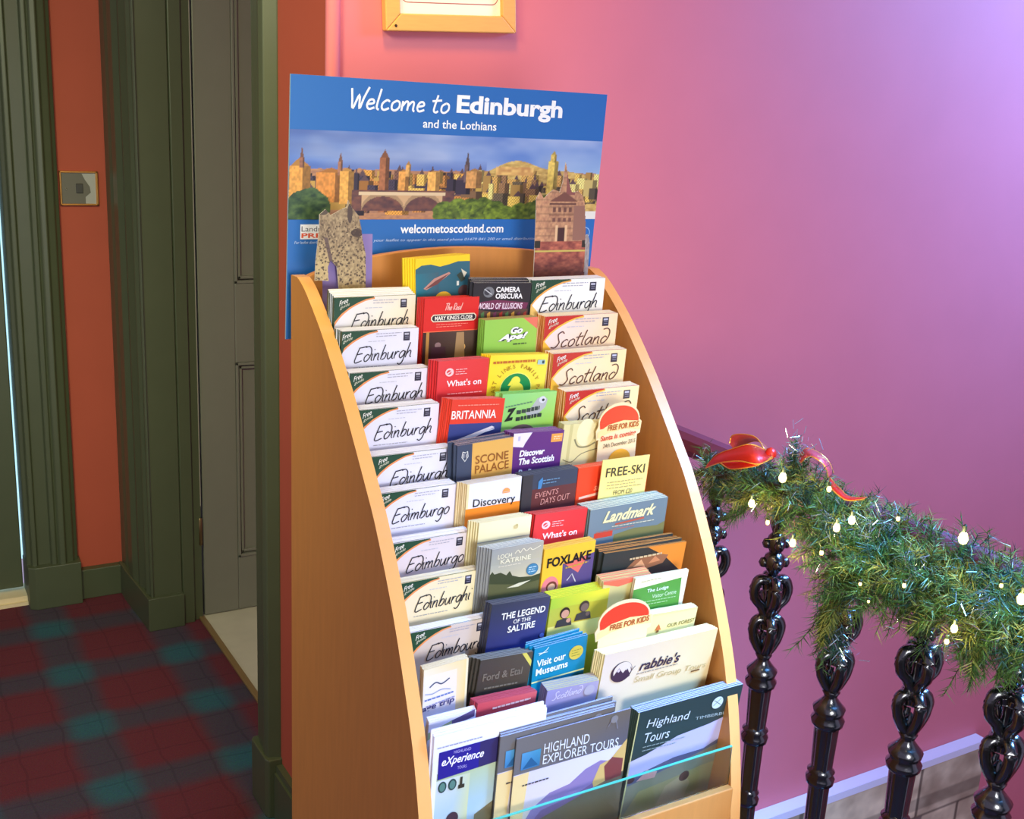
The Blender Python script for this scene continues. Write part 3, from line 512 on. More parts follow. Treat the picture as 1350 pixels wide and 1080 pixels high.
def guide(TL, TR, row, word, corner, bg, wcol, arc, label, back, w, n=6, clip=None, glow=None, **kw):
    paper_front = (236, 234, 236) if word != 'Scotland' else (244, 220, 170)
    def draw(P, T):
        W = P.w; R = lambda u: W + u
        P.grad(R(-112), 0, R(0), 175, *bg)
        if glow: P.poly([(R(-112), 28), (R(-96), 30), (R(-84), 42), (R(-80), 175), (R(-112), 175)], glow)
        ao = -9 if TL[0] < 600 else 0; A = [(-46, 1.2), (-56, 3), (-66, 7), (-77, 13), (-87, 21), (-95, 31), (-101, 44), (-104, 60)]; A = [(p_ + ao, q_) for p_, q_ in A]
        P.line([(R(a) + 1.2, b_ + .5) for a, b_ in A], 2.6, arc)
        P.poly([(R(-125), 0), (R(-46 + ao), 0)] + [(R(a), b_) for a, b_ in A] + [(R(-125), 60)], corner)
        P.rect(R(-20), 4.5, R(-11.5), 16, (48, 46, 62)); P.rect(R(-18.5), 6, R(-13), 8.5, (190, 190, 205)); P.rect(R(-18), 10, R(-13), 10.8, (140, 140, 160)); P.rect(R(-18), 12.5, R(-13), 13.3, (140, 140, 160))
        T.small(R(-56), R(-23), 4.5, 2, (168, 166, 182), 3.4, .9); T.small(R(-66), R(-44), 14, 1, (196, 196, 208), 3, .9)
        T.text('Free', R(-90 + ao), 4.5, R(-79 + ao), 11, (240, 240, 230), .01, .2, rise=5); T.text('guide', R(-89 + ao), 11, R(-77 + ao), 16, (225, 225, 200), 0, .2, rise=5)
        T.script(word, R(-83), 21, R(-9), 40.5, 1.35, wcol, .22, rise=2.5); T.small(R(-84), R(-40), 47, 1, (150, 150, 160), 3, .8)
    return pocket(TL, TR, row, 'guide_booklet', 'booklet', label, back, bg[0] if row > 40 else corner, draw, n=n, w=w, backcol=paper_front, spine=kw.pop('spine', corner), left=.004, **kw)
GR = (34, 74, 52); WT = ((226, 226, 244), (238, 236, 252), (232, 228, 246), (214, 214, 236)); CR = ((236, 224, 196), (246, 230, 180), (238, 214, 150), (228, 206, 168))
LA = [((437, 393), (548, 388.7), 1, 'Edinburgh', ((232, 232, 240), (250, 236, 206), (250, 206, 120), (226, 214, 214)), 'white Edinburgh guide booklet with gold fade, top of left column'),
      ((443, 442), (552, 432), 2, 'Edinburgh', WT, 'white Edinburgh guide booklet, second from the top of left column'),
      ((470, 490), (567, 484.7), 3, 'Edinburgh', WT, 'white Edinburgh guide booklet, third from the top of left column'),
      ((490, 540), (579, 531.6), 4, 'Edinburgh', WT, 'white Edinburgh guide booklet, fourth from the top of left column'),
      ((510, 600), (600, 590), 5, 'Edinburgh', WT, 'white guide booklet half hidden, just above the upper Edimburgo guide'),
      ((520, 650), (603, 638), 6, 'Edimburgo', WT, 'white Edimburgo guide booklet, upper of two in left column'),
      ((530, 715), (622, 701), 7, 'Edimburgo', ((224, 212, 218), (232, 220, 222), (226, 206, 190), (216, 200, 196)), 'greyish Edimburgo guide booklet, lower of two in left column'),
      ((545, 768), (633.5, 751), 8, 'Edinburghi', CR, 'cream guide booklet lettered Edinburgh i, beside the grey loch leaflet'),
      ((560, 835), (649, 813), 9, 'Edimbourg', ((206, 190, 180), (222, 204, 190), (214, 192, 172), (200, 182, 170)), 'beige Edimbourg guide booklet, above the heritage trip leaflet')]
for i, (TL, TR, r, wd, bg, lab) in enumerate(LA):
    xr = at(*TR, 'Y', ROWY[r] + .020).x
    guide(TL, TR, r, wd, GR, bg, BK, (232, 150, 90), lab, 'white edged guide booklets stacked behind the ' + lab.replace('white ', '', 1).replace('booklet', 'front', 1)[:60].rsplit(' ', 1)[0] if False else ['white edged guides stacked behind the %s left column Edinburgh guide' % ORD[i] if i < 5 else 'guides stacked behind the %s guide in left column' % {5: 'upper Edimburgo', 6: 'lower Edimburgo', 7: 'cream', 8: 'beige Edimbourg'}[i]][0],
          w=xr - XL - TH - .0025, dy=.020, n=6, paper=(252, 250, 250) if i not in (0, 7) else (252, 240, 180), rise=.012 if i == 0 else .002, fan=.004, dep=.022 if r < 8 else .016)
RD = (196, 44, 40); DBG = ((244, 222, 190), (250, 220, 160), (248, 206, 130), (244, 214, 170))
for (TL, TR, r, wd, cor, bg, lab, bk, wc) in (
    ((701, 370), (798, 366.6), 1, 'Edinburgh', GR, ((248, 248, 246), (252, 250, 240), (248, 196, 90), (250, 236, 210)), 'white Edinburgh guide booklet with gold corner, top of right column', 'white edged guides behind the top right Edinburgh guide', BK),
    ((715.5, 418.6), (814.7, 412.8), 2, 'Scotland', RD, ((240, 222, 224), (250, 216, 170), (248, 200, 130), (246, 206, 150)), 'cream and red Scotland guide booklet, upper of three at right', 'red spined guides behind the upper Scotland guide', (92, 52, 40)),
    ((727, 467.7), (826, 460), 3, 'Scotland', RD, DBG, 'cream and red Scotland guide booklet, middle of three at right', 'red spined guides behind the middle Scotland guide', (92, 52, 40)),
    ((736.8, 516.8), (842.7, 508), 4, 'Scotland', RD, DBG, 'cream and red Scotland guide booklet partly covered by round topped flyer', 'red spined guides behind the lowest Scotland guide', (70, 44, 36))):
    guide(TL, TR, r, wd, cor, bg, wc, (246, 190, 70) if cor == RD else (240, 170, 80), lab, bk, w=.147, n=7, paper=(255, 246, 224), glow=(250, 190, 60) if cor == RD else (246, 200, 110), spine=(240, 150, 60) if cor == RD else (40, 80, 60), rise=.002, fan=.003, dep=.022)

def brand(T, u, v, s, col=(245, 225, 225)):
    T.circ(u, v, s, col); T.circ(u - s * .1, v, s * .55, (220, 70, 70)); T.lay += 1; T.line([(u - s * .7, v + s * .5), (u + s * .7, v - s * .5)], s * .25, col, False)
# --- column B
def d(P, T):
    P.rect(0, 0, 72, 14, (248, 214, 36)); P.poly([(0, 14), (8, 9.5), (20, 9), (32, 13), (44, 11), (56, 8), (72, 9), (72, 175), (0, 175)], (52, 104, 122)); P.grad(0, 20, 30, 60, (40, 120, 140), (66, 98, 112), (60, 90, 110), (30, 130, 150))
    P.poly([(10, 40), (24, 28), (44, 21), (46, 23), (30, 34), (14, 42)], (196, 146, 132)); P.poly([(12, 41), (26, 31), (44, 23), (28, 36)], (120, 70, 66)); P.circ(36, 58, 12, (250, 196, 60)); P.poly([(54, 26), (60, 22), (66, 32), (60, 36)], (60, 70, 60)); P.poly([(60, 18), (68, 24), (64, 30)], (222, 214, 190)); P.rect(54, 34, 57, 40, (230, 230, 220)); P.circ(64, 48, 8, (90, 60, 60))
pocket((547.5, 341.5), (619.5, 335), 0, 'leaflet', 'leaflet', 'yellow and teal leaflet with underwater picture at top of rack', 'yellow edged leaflets behind the teal underwater leaflet', (248, 214, 36), d, n=6, paper=(252, 220, 60), left=.016, rise=-.001, dep=.02)
def d(P, T):
    P.rect(0, 0, 73, 43, (226, 40, 34)); P.grad(0, 43, 73, 150, (60, 36, 34), (96, 74, 62), (80, 60, 40), (40, 26, 26)); P.line([(0, 43.6), (73, 43.6)], 1.2, (250, 110, 70), False)
    T.script("The Real", 26, 7, 50, 16, 1.0, (250, 190, 180), .3); oval = [(12 + 54 * (q / 20), 22) for q in range(21)]
    T.poly([(9, 24), (12, 21), (66, 21), (69, 24), (69, 28), (66, 31), (12, 31), (9, 28)], (242, 226, 196)); T.poly([(10.5, 24.5), (12.5, 22.4), (65.5, 22.4), (67.5, 24.5), (67.5, 27.5), (65.5, 29.6), (12.5, 29.6), (10.5, 27.5)], (40, 30, 44)); T.text("MARY KING'S CLOSE", 14, 23.2, 64, 28.8, (246, 240, 226), .03)
    T.small(16, 58, 34, 2, (250, 150, 130), 3, .8); P.circ(52, 66, 5, (240, 190, 110)); P.poly([(44, 46), (54, 46), (58, 100), (42, 100)], (176, 140, 100)); P.circ(20, 62, 4, (150, 120, 120)); P.poly([(12, 64), (30, 64), (34, 100), (10, 100)], (70, 40, 50)); P.rect(4, 44, 8, 100, (190, 140, 70))
pocket((560, 394), (632, 391), 1, 'leaflet', 'leaflet', 'red topped leaflet with oval name plate over dark street picture', 'red leaflets behind the leaflet with oval name plate', (226, 40, 34), d, n=5, paper=(240, 90, 80), left=.006, spine=(200, 40, 36))
def whats(P, T):
    P.grad(0, 0, 68, 160, (232, 66, 70), (228, 58, 58), (220, 44, 44), (220, 44, 48)); brand(T, 15, 15, 5.5, (250, 210, 210)); T.small(23, 38, 11.5, 3, (250, 200, 200), 3, .9)
    T.text("What's on", 12, 25.5, 58, 34, (252, 240, 240), .02, rise=.5); T.small(14, 60, 43, 1, (250, 170, 170), 3, 1.4)
pocket((578, 476.7), (645, 472), 3, 'leaflet', 'leaflet', "red What's on leaflet with round emblem, in upper part of rack", "leaflets with reflected red tinted into page edges behind the upper What's on leaflet", (222, 48, 50), whats, n=5, paper=(244, 150, 166), left=.012, spine=(196, 40, 44))  # paper colour holds the pink that the red covers reflect onto it
def d(P, T):
    P.rect(0, 0, 70, 32, (232, 64, 44)); P.rect(0, 32, 70, 150, (58, 68, 128)); T.small(8, 62, 7, 1, (250, 150, 130), 3, 1.2); T.text('BRITANNIA', 1, 14.5, 60, 25.5, (252, 244, 236), .015); T.poly([(8, 54), (40, 42), (56, 36), (60, 38), (40, 48), (20, 58)], (226, 214, 220)); T.line([(0, 58), (60, 40)], 1.2, (230, 230, 240), False)
pocket((596.5, 527), (666, 525), 4, 'leaflet', 'leaflet', 'orange red and navy leaflet with large white capitals', 'pink edged leaflets behind the orange red and navy leaflet', (232, 64, 44), d, n=6, paper=(246, 186, 190), left=.012, spine=(226, 70, 40))
def d(P, T):
    P.rect(0, 0, 19.5, 150, (66, 76, 98)); P.rect(19.5, 0, 74, 150, (230, 176, 88)); sh = [(7, 9), (10, 10.5), (13, 9), (14, 16), (10, 22), (6, 16), (7, 9)]; T.line(sh, 1.1, (226, 226, 220), False); T.line([(8.5, 12), (8.5, 17)], .9, (226, 226, 220), False); T.line([(11.6, 12), (11.6, 17)], .9, (226, 226, 220), False)
    T.text('SCONE', 24, 17, 68, 28, (150, 92, 40), 0.01); T.text('PALACE', 24, 30, 69, 41, (150, 92, 40), 0.01); T.line([(49, 19), (49, 24)], .9, (150, 92, 40), False)
pocket((603, 588), (677, 576), 5, 'leaflet', 'leaflet', 'gold leaflet with slate side band and small white shield', 'cream edged leaflets behind the gold and slate leaflet', (66, 76, 98), d, n=6, paper=(220, 196, 190), left=.008, fan=.02, rise=.004)
def d(P, T):
    P.rect(0, 0, 72, 33, (232, 232, 240)); P.rect(0, 33, 72, 60, (244, 140, 40)); P.rect(0, 0, 3, 33, (240, 222, 170)); P.rect(0, 60, 72, 150, (240, 240, 240)); T.circ(52, 17, 5, (244, 164, 90), a0=0, a1=180); T.rect(47, 17.6, 57, 18.8, (244, 164, 90)); T.text('Discovery', 9, 21, 65, 34.5, (26, 26, 32), .008, rise=-1.5)
pocket((616, 639), (688, 628), 6, 'leaflet', 'leaflet', 'white leaflet with orange lower band and small orange dome', 'white edged leaflets behind the white and orange leaflet', (236, 220, 176), d, n=6, paper=(232, 230, 238), left=.010, spine=(222, 190, 130))
def d(P, T): P.grad(0, 0, 70, 26, (244, 234, 190), (250, 238, 196), (244, 230, 180), (240, 230, 180)); T.circ(49, 12, 3, (214, 196, 140)); T.circ(50, 10, 1.5, (200, 180, 120)); P.rect(0, 26, 70, 27.2, (180, 176, 160))
pocket((631.7, 690), (701, 679), 7, 'leaflet', 'leaflet', 'plain cream leaflet above the grey loch leaflet', 'cream leaflets behind the plain cream leaflet', (244, 232, 186), d, n=5, paper=(250, 240, 190), left=.012, spine=(222, 206, 140))
def d(P, T):
    P.grad(0, 0, 68, 48, (156, 158, 156), (178, 168, 150), (206, 196, 150), (186, 184, 150)); P.grad(0, 22, 68, 50, (176, 176, 160), (190, 180, 156), (222, 210, 168), (196, 188, 150))
    P.poly([(0, 34), (3, 30), (6, 34), (14, 33), (22, 38), (26, 33), (30, 40), (40, 44), (56, 46), (68, 44), (68, 150), (0, 150)], (66, 72, 44)); P.poly([(0, 46), (20, 50), (44, 55), (68, 53), (68, 70), (0, 76)], (96, 96, 60)); P.poly([(24, 56), (40, 52), (56, 51), (40, 57)], (222, 214, 180))
    T.text('LOCH', 8, 8, 26, 14, (240, 232, 200), .01); T.line([(30, 10), (34, 6), (37, 10), (41, 5), (45, 9), (50, 6), (54, 9), (64, 5)], .9, (240, 232, 200)); T.text('KATRINE', 12, 15, 52, 21, (240, 232, 200), .01); T.small(10, 40, 24, 1, (226, 216, 190)); T.circ(56, 36, 8, (62, 118, 146)); T.circ(56, 36, 7, (70, 130, 160)); T.small(51, 61, 32.5, 3, (210, 230, 236), 3, .9)
pocket((649, 725), (717, 713), 8, 'leaflet', 'leaflet', 'grey green loch scenery leaflet with round blue badge', 'grey leaflets behind the loch scenery leaflet', (150, 152, 150), d, n=6, paper=(244, 240, 216), left=.018, spine=(142, 146, 144), rise=.002)
def d(P, T):
    P.grad(0, 0, 77, 60, (54, 58, 74), (66, 66, 84), (56, 62, 130), (50, 54, 110)); P.rect(0, 60, 77, 150, (48, 56, 130))
    T.text('THE LEGEND', 14, 13, 72, 22, (242, 238, 226), .02, rise=2); T.text('OF THE', 31, 24, 54, 29.5, (242, 238, 226), .01, rise=1); T.text('SALTIRE', 25, 32, 61, 41, (242, 238, 226), .02, rise=2); T.circ(73, 52, 3, (100, 120, 200))
pocket((649, 798), (726, 786), 9, 'leaflet', 'leaflet', 'dark navy leaflet THE LEGEND OF THE SALTIRE', 'dark leaflets behind THE LEGEND OF THE SALTIRE', (58, 60, 78), d, n=4, paper=(110, 108, 110), left=.004, fan=.01)
def d(P, T):
    P.grad(0, 0, 69, 150, (70, 64, 58), (84, 74, 60), (60, 54, 48), (54, 48, 44)); P.poly([(54, 0), (60, 0), (69, 12), (69, 20)], (214, 200, 90)); T.text('Ford & Etal', 6, 19, 58, 29, (122, 114, 100), .015, rise=1); T.small(10, 54, 38, 1, (120, 112, 100), 3, 2.4)
pocket((634, 871), (703, 859), 10, 'leaflet', 'leaflet', 'dark grey leaflet with yellow corner stripe', 'grey edged leaflets behind the dark grey yellow striped leaflet', (74, 68, 60), d, n=4, paper=(150, 148, 138), left=.014, spine=(70, 64, 50), dep=.02)
def d(P, T): P.grad(0, 0, 78, 40, (196, 76, 90), (206, 96, 104), (186, 60, 70), (180, 60, 70)); T.small(20, 70, 9, 1, (240, 210, 210), 2, 2.6, .05)
pocket((630, 928), (708, 911), 11, 'leaflet', 'leaflet', 'small rose red leaflet in front of the dark grey leaflet', 'rose red leaflets behind the small rose red leaflet', (196, 70, 84), d, n=5, paper=(206, 92, 104), left=.003, spine=(170, 50, 70), dep=.018)
# --- column C
def d(P, T):
    P.rect(0, 0, 76, 60, (40, 38, 44)); P.poly([(4, 26), (30, 22), (74, 26), (72, 34), (40, 36), (4, 33)], (116, 44, 80)); P.poly([(2, 34), (30, 38), (74, 34), (76, 60), (0, 60)], (96, 70, 60)); P.circ(20, 12, 7, (120, 124, 130)); P.circ(18, 12, 4, (60, 60, 70)); P.line([(14, 8), (24, 15)], 1.2, (200, 204, 210))
    T.text('CAMERA', 29, 5, 61, 12, (250, 250, 250), .03); T.text('OBSCURA', 29, 13.5, 65, 20.5, (250, 250, 250), .03); T.text('WORLD OF ILLUSIONS', 7, 26, 66, 34, (250, 226, 240), .02, .1)
    for k in range(9): P.poly([(4 + k * 8, 40), (8 + k * 8, 37), (10 + k * 8, 60), (6 + k * 8, 60)], [(180, 60, 50), (90, 130, 80), (220, 160, 70), (120, 60, 90)][k % 4])
pocket((625, 373), (701, 373), 1, 'leaflet', 'leaflet', 'black leaflet with grey lens emblem and purple ribbon lettering', 'dark leaflets behind the black leaflet with purple ribbon', (40, 38, 44), d, n=5, paper=(250, 250, 255), left=.003, fan=.02, rise=.008)
def d(P, T):
    P.grad(0, 0, 70, 150, (150, 206, 86), (160, 206, 84), (150, 200, 70), (146, 200, 80)); P.poly([(50, 0), (70, 0), (70, 16)], (232, 120, 96))
    for c_, e in (((40, 44, 70), .13), ((250, 250, 252), .045)): T.text('Go', 34, 11, 50, 20, c_, e, .3); T.text('Ape!', 18, 20.5, 57, 31, c_, e, .4, rise=2)
    T.small(38, 56, 33, 1, (70, 90, 60), 2, 1.6)
pocket((639.5, 422.5), (709, 417.6), 2, 'leaflet', 'leaflet', 'lime green leaflet with slanted white outlined lettering', 'green leaflets behind the lime green leaflet', (146, 200, 80), d, n=4, paper=(236, 140, 120), left=.004, spine=(130, 184, 66))
def d(P, T):
    P.grad(0, 0, 76, 150, (250, 226, 50), (252, 232, 80), (252, 220, 40), (250, 210, 30)); T.circ(37, 44, 21, (250, 240, 120)); T.circ(37, 44, 20, (28, 140, 74)); T.circ(36, 34, 6, (246, 230, 80)); T.circ(38, 48, 10, (246, 230, 80), 12); T.poly([(30, 33), (26, 40), (32, 40)], (246, 230, 80))
    T.small(4, 60, 8, 1, (200, 110, 40), 2, 3, .03)
    for k, ch in enumerate('EAST LINKS FAMILY PARK'):
        if ch == ' ': continue
        a = math.radians(196 - k * 10.6); cu, cv_ = 37 + 27 * math.cos(a), 44 - 27 * math.sin(a); vs, fs, x0, x1, y0, y1 = text_shape(ch, .02); T.lay += 1; k0 = len(T.v); ra = a - math.pi / 2
        for x_, y_ in vs: xx, yy = (x_ - (x0 + x1) / 2) * 7.2, y_ * 7.2; T.v.append(T.P(cu + xx * math.cos(ra) - yy * math.sin(ra), cv_ - (xx * math.sin(ra) + yy * math.cos(ra))))
        for f in fs: T.f.append(tuple(i + k0 for i in f)); T.c.append([(188, 140, 30)] * len(f)); T.mi.append(0)
    T.rect(62, 7, 72, 13, (170, 200, 200)); T.rect(68, 8, 71, 12, (40, 70, 80))
pocket((647, 468.7), (723, 466.8), 3, 'leaflet', 'leaflet', 'bright yellow family farm park leaflet with green circle and duck', 'yellow leaflets behind the family farm park leaflet', (250, 216, 30), d, n=6, paper=(250, 240, 120), left=.010, spine=(250, 206, 30))
def d(P, T):
    P.grad(0, 0, 71, 44, (140, 214, 130), (160, 216, 120), (160, 206, 76), (150, 206, 100)); P.poly([(46, 8), (54, 5), (60, 10), (58, 20), (48, 30), (36, 32), (32, 26), (40, 18)], (178, 180, 176)); P.circ(53, 10, 4.5, (214, 214, 216)); P.circ(54, 10.5, 1.8, (40, 44, 50)); P.circ(30, 58, 20, (118, 96, 92), 17); P.circ(8, 58, 14, (170, 150, 140), 10); P.circ(32, 52, 9, (84, 66, 64), 7)
    T.text('Z', 5, 20, 19, 36, (24, 34, 30), .06, .3, rise=2); T.small(20, 50, 22, 1, (50, 66, 60), 2, 5, .15); T.small(20, 54, 31, 1, (40, 56, 50), 2, 5, .12); T.small(5, 40, 16, 1, (90, 130, 110), 2, 1.4, .15)
pocket((663, 520), (734.4, 515.6), 4, 'leaflet', 'leaflet', 'pale green wildlife leaflet with grey seal picture', 'green leaflets behind the seal leaflet', (150, 208, 104), d, n=5, paper=(150, 226, 140), left=.008, fan=.02)
def d(P, T):
    P.rect(0, 0, 68, 160, (100, 48, 118)); P.poly([(0, 0), (24, 0), (16, 14), (14, 19), (0, 17)], (238, 226, 236)); P.rect(6, 4, 9, 10, (196, 186, 210)); P.rect(50, 4, 65, 15, (240, 162, 74)); T.small(53, 63, 7, 2, (250, 220, 170), 3, 1.4)
    T.text('Discover', 10, 22.5, 43, 31, (252, 248, 252), .035, .12, rise=1); T.text('The Scottish', 10, 33, 57, 42, (252, 248, 252), .03, .12, rise=1.5); T.text('Parliament', 11, 48, 52, 57, (252, 248, 252), .03, .12, rise=1)
pocket((677.6, 572), (744, 566.7), 5, 'leaflet', 'leaflet', 'purple Discover The Scottish leaflet', 'purple leaflets behind the Discover The Scottish leaflet', (96, 46, 112), d, n=5, paper=(196, 150, 190), left=.010, rise=.002)
def d(P, T):
    P.rect(0, 0, 74, 20, (64, 70, 84)); P.rect(0, 20, 74, 160, (102, 54, 52)); P.rect(0, 0, 13, 160, (62, 60, 62)); T.poly([(20, 10), (25, 5), (26, 10), (24, 20), (20, 20)], (74, 134, 180)); T.small(26, 48, 9, 2, (110, 150, 180), 4, 1.2); T.text('EVENTS', 17, 25, 48, 32, (214, 150, 136), .0, .15, rise=2); T.text('DAYS OUT', 25, 34, 64, 42, (214, 150, 136), .0, .15, rise=2)
pocket((690, 628), (762, 616.7), 6, 'leaflet', 'leaflet', 'dark brown and slate EVENTS DAYS OUT leaflet', 'dark leaflets behind the EVENTS DAYS OUT leaflet', (64, 66, 74), d, n=5, paper=(92, 96, 100), left=.004, dep=.02)
pocket((706, 679), (775, 669.6), 7, 'leaflet', 'leaflet', "red What's on leaflet left of the wide slate blue leaflet", "red leaflets behind the lower What's on leaflet", (220, 46, 44), whats, n=5, paper=(228, 116, 100), left=.012, spine=(190, 40, 40))
def d(P, T):
    P.rect(0, 0, 68, 160, (244, 190, 52)); P.poly([(26, 24), (68, 16), (68, 60), (28, 62)], (92, 74, 116)); P.poly([(28, 24), (48, 40), (60, 18), (44, 22)], (232, 110, 96)); P.circ(12, 52, 11, (236, 130, 130), 14); P.circ(14, 52, 7, (120, 60, 44)); P.circ(14, 53, 5, (232, 180, 140)); P.line([(34, 48), (40, 40), (46, 52)], 1.4, (210, 200, 190), False)
    T.text('FOXLAKE', 5, 12.5, 63, 25.5, (22, 20, 26), .03, rise=1); T.small(30, 60, 29, 1, (200, 160, 60), 2, 2, .1)
pocket((718, 725), (785.6, 712), 8, 'leaflet', 'leaflet', 'golden yellow leaflet with black capitals and purple zigzag', 'yellow leaflets behind the golden leaflet with purple zigzag', (244, 190, 52), d, n=3, paper=(244, 200, 90), left=.002)
def d(P, T):
    P.grad(0, 0, 78, 18, (170, 200, 60), (240, 220, 60), (200, 196, 70), (160, 190, 60)); P.grad(0, 14, 78, 40, (176, 186, 66), (200, 180, 50), (206, 170, 44), (190, 180, 70)); P.rect(0, 38, 78, 60, (226, 214, 120))
    for cx, cy, hc, fc in ((20, 22, (50, 36, 30), (206, 150, 122)), (45, 18, (70, 56, 48), (120, 96, 86))):
        T.circ(cx, cy, 6.5, hc, 7.5); T.circ(cx + .5, cy + 1.5, 5, fc, 5.6); T.poly([(cx - 11, cy + 18), (cx - 9, cy + 9), (cx, cy + 7), (cx + 9, cy + 9), (cx + 11, cy + 18)], (66, 60, 60)); T.circ(cx + 6, cy + 11, 3, fc)
pocket((727, 790), (804, 775), 9, 'leaflet', 'leaflet', 'lime and yellow leaflet picturing two people', 'lime and yellow leaflets behind the two people leaflet', (180, 196, 60), d, n=6, paper=(240, 222, 60), left=.002, rise=.006, dep=.018)
def d(P, T):
    P.grad(0, 0, 70, 160, (18, 136, 176), (22, 124, 160), (20, 130, 160), (20, 140, 150)); T.circ(56, 20, 9.5, (208, 184, 70)); T.small(50, 62, 16, 3, (150, 140, 50), 3.5, 1.2); T.line([(6, 10), (14, 6), (18, 2)], 1, (230, 244, 248)); T.line([(5, 7), (12, 8), (17, 8)], .8, (230, 244, 248))
    T.text('Visit our', 4, 16.5, 42, 26, (244, 250, 252), .02, rise=1); T.text('Museums', 4, 28.5, 46, 38, (244, 250, 252), .02, rise=1); P.rect(0, 46, 70, 48, (230, 226, 150))
pocket((705, 855.6), (775, 837), 10, 'leaflet', 'leaflet', 'blue Visit our Museums leaflet with round gold seal', 'pale blue edged leaflets behind the Visit our Museums leaflet', (20, 134, 172), d, n=5, paper=(206, 232, 252), left=.006, fan=.05, rise=.006, t=.0016)
def d(P, T): P.grad(0, 0, 68, 40, (150, 144, 190), (170, 158, 180), (150, 140, 180), (140, 132, 180)); T.script('Scotland', 8, 4, 46, 14, 1.0, (214, 206, 232), .2, rise=3); T.circ(56, 10, 7, (176, 168, 180))
pocket((722, 911), (790, 897), 11, 'leaflet', 'leaflet', 'lilac leaflet below the Visit our Museums leaflet', 'tan edged leaflets behind the lilac leaflet', (148, 142, 186), d, n=5, paper=(206, 192, 140), left=-.001, dep=.020, rise=.004)
# --- column D
def d(P, T):
    P.rect(0, 0, 60, 100, (226, 214, 150)); P.rect(8, 0, 12, 100, (206, 194, 130)); P.circ(30, 12, 12, (240, 230, 176), 18); P.line([(16, 20), (22, 30), (34, 31), (44, 26)], 2, (140, 134, 96)); P.line([(4, 46), (16, 50), (28, 40), (50, 34)], 1, (120, 112, 80))
pocket((744, 560), (804, 556), 5, 'leaflet', 'leaflet', 'cream leaflet with pale bell shape left of the upper round topped flyer', 'cream leaflets behind the pale bell leaflet', (228, 216, 150), d, n=4, paper=(240, 228, 170), spine=(216, 204, 140))
def santa(label, cx, topy, row, rpx, full, **k):     # a die-cut round flyer: dome, scroll band and card below
    Y = ROWY[row] - .010; c0 = at(cx, topy, 'Y', Y); su = (at(cx + 20, topy, 'Y', Y).x - c0.x) / 20; sv = (c0.z - at(cx, topy + 20, 'Y', Y).z) / 20; zb = SHZ[row]; Hh = c0.z - zb; r = rpx * su; hv = 37 * sv
    ol = [(-r * .93, 0), (r * .93, 0), (r * .93, Hh - hv - .01), (r * 1.06, Hh - hv - .008), (r * 1.10, Hh - hv + .012), (r * .98, Hh - hv + .016)] + [(r * math.cos(math.radians(a)), Hh - hv + .014 + (hv - .014) * math.sin(math.radians(a))) for a in range(10, 171, 10)] + [(-r * .98, Hh - hv + .010), (-r * 1.08, Hh - hv + .002), (-r * 1.02, Hh - hv - .014), (-r * .93, Hh - hv - .012)]
    b = MB(); b.prism(ol, 0, .0016, (240, 214, 160)); o = b.obj('flyer', PRINT, None, False, (c0.x, Y, zb + .0)); o.rotation_euler = (math.radians(2), 0, 0); o.location.y += Hh * math.sin(math.radians(2)); tag(o, label, 'flyer')
    P = Print(su, sv, Hh, 0); P.circ(0, 25, rpx * .93, (236, 62, 36), 21, 0, 180); P.poly([(-rpx * .93, 25), (rpx * .93, 25), (rpx * .9, 30), (-rpx * .9, 33)], (236, 62, 36))
    P.poly([(-rpx * 1.0, 37), (-rpx * .5, 28), (rpx * .2, 24), (rpx * 1.04, 27), (rpx * 1.06, 38), (rpx * .3, 35), (-rpx * .5, 39), (-rpx * .98, 45)], (246, 212, 140)); T = Print(su, sv, Hh, -.001)
    T.text('FREE FOR KIDS', -rpx * .55, 28.5, rpx * .95, 36, (176, 84, 36), .03, .1, rise=2)
    if full: T.text('Santa is coming', -rpx * .85, 42, rpx * .85, 51, (212, 66, 40), .02, .15, rise=4); T.text('24th December 2015', -rpx * .7, 53, rpx * .85, 58.5, (90, 74, 40), 0, .1, rise=3); T.circ(4, 76, 14, (246, 180, 50), 14, 0, 180)
    P.obj('cover_print', PRINT, o); T.obj('lettering', PRINT, o)
santa('round topped red free for kids flyer above the FREE-SKI card', 819, 530.5, 5, 27, True)
def d(P, T): P.rect(0, 0, 93, 100, (240, 72, 36)); T.text('Ski', 22, 26, 31, 32, (250, 160, 120), .03, .2); P.poly([(4, 38), (30, 35), (60, 30), (60, 36), (4, 41)], (250, 200, 170))
pocket((763, 618), (856, 604), 6, 'leaflet', 'leaflet', 'plain orange red leaflet behind the FREE-SKI card', 'orange red leaflets behind the plain orange red leaflet', (236, 70, 36), d, n=5, paper=(246, 126, 80), left=.010)
def d(P, T): T.text('FREE-SKI', 6, 11, 57, 23, (70, 62, 48), .008, rise=0); T.small(9, 56, 30, 3, (170, 150, 100), 4, 1); T.text('FROM £20', 19, 42, 44, 48, (100, 90, 60), 0); P.rect(0, 0, 62, 100, (250, 226, 130))
pocket((795, 607), (856.7, 599.4), 6, 'card', 'card', 'pale yellow FREE-SKI card', '', (250, 226, 130), d, n=1, paper=(252, 236, 170), dy=-.012, t=.001)
def d(P, T):
    P.grad(0, 0, 102, 80, (122, 136, 140), (112, 126, 128), (110, 122, 118), (112, 126, 128)); T.text('Landmark', 17, 5, 87, 20, (246, 226, 160), .03, .45); T.line([(34, 24), (72, 22)], 2.2, (190, 90, 66), False); T.small(30, 86, 26, 1, (222, 210, 170), 3, 1, -.02); P.rect(8, 32, 32, 39, (206, 70, 50)); T.small(10, 60, 30, 1, (190, 110, 90)); P.poly([(34, 38), (60, 34), (92, 36), (102, 32), (102, 80), (34, 80)], (126, 120, 70))
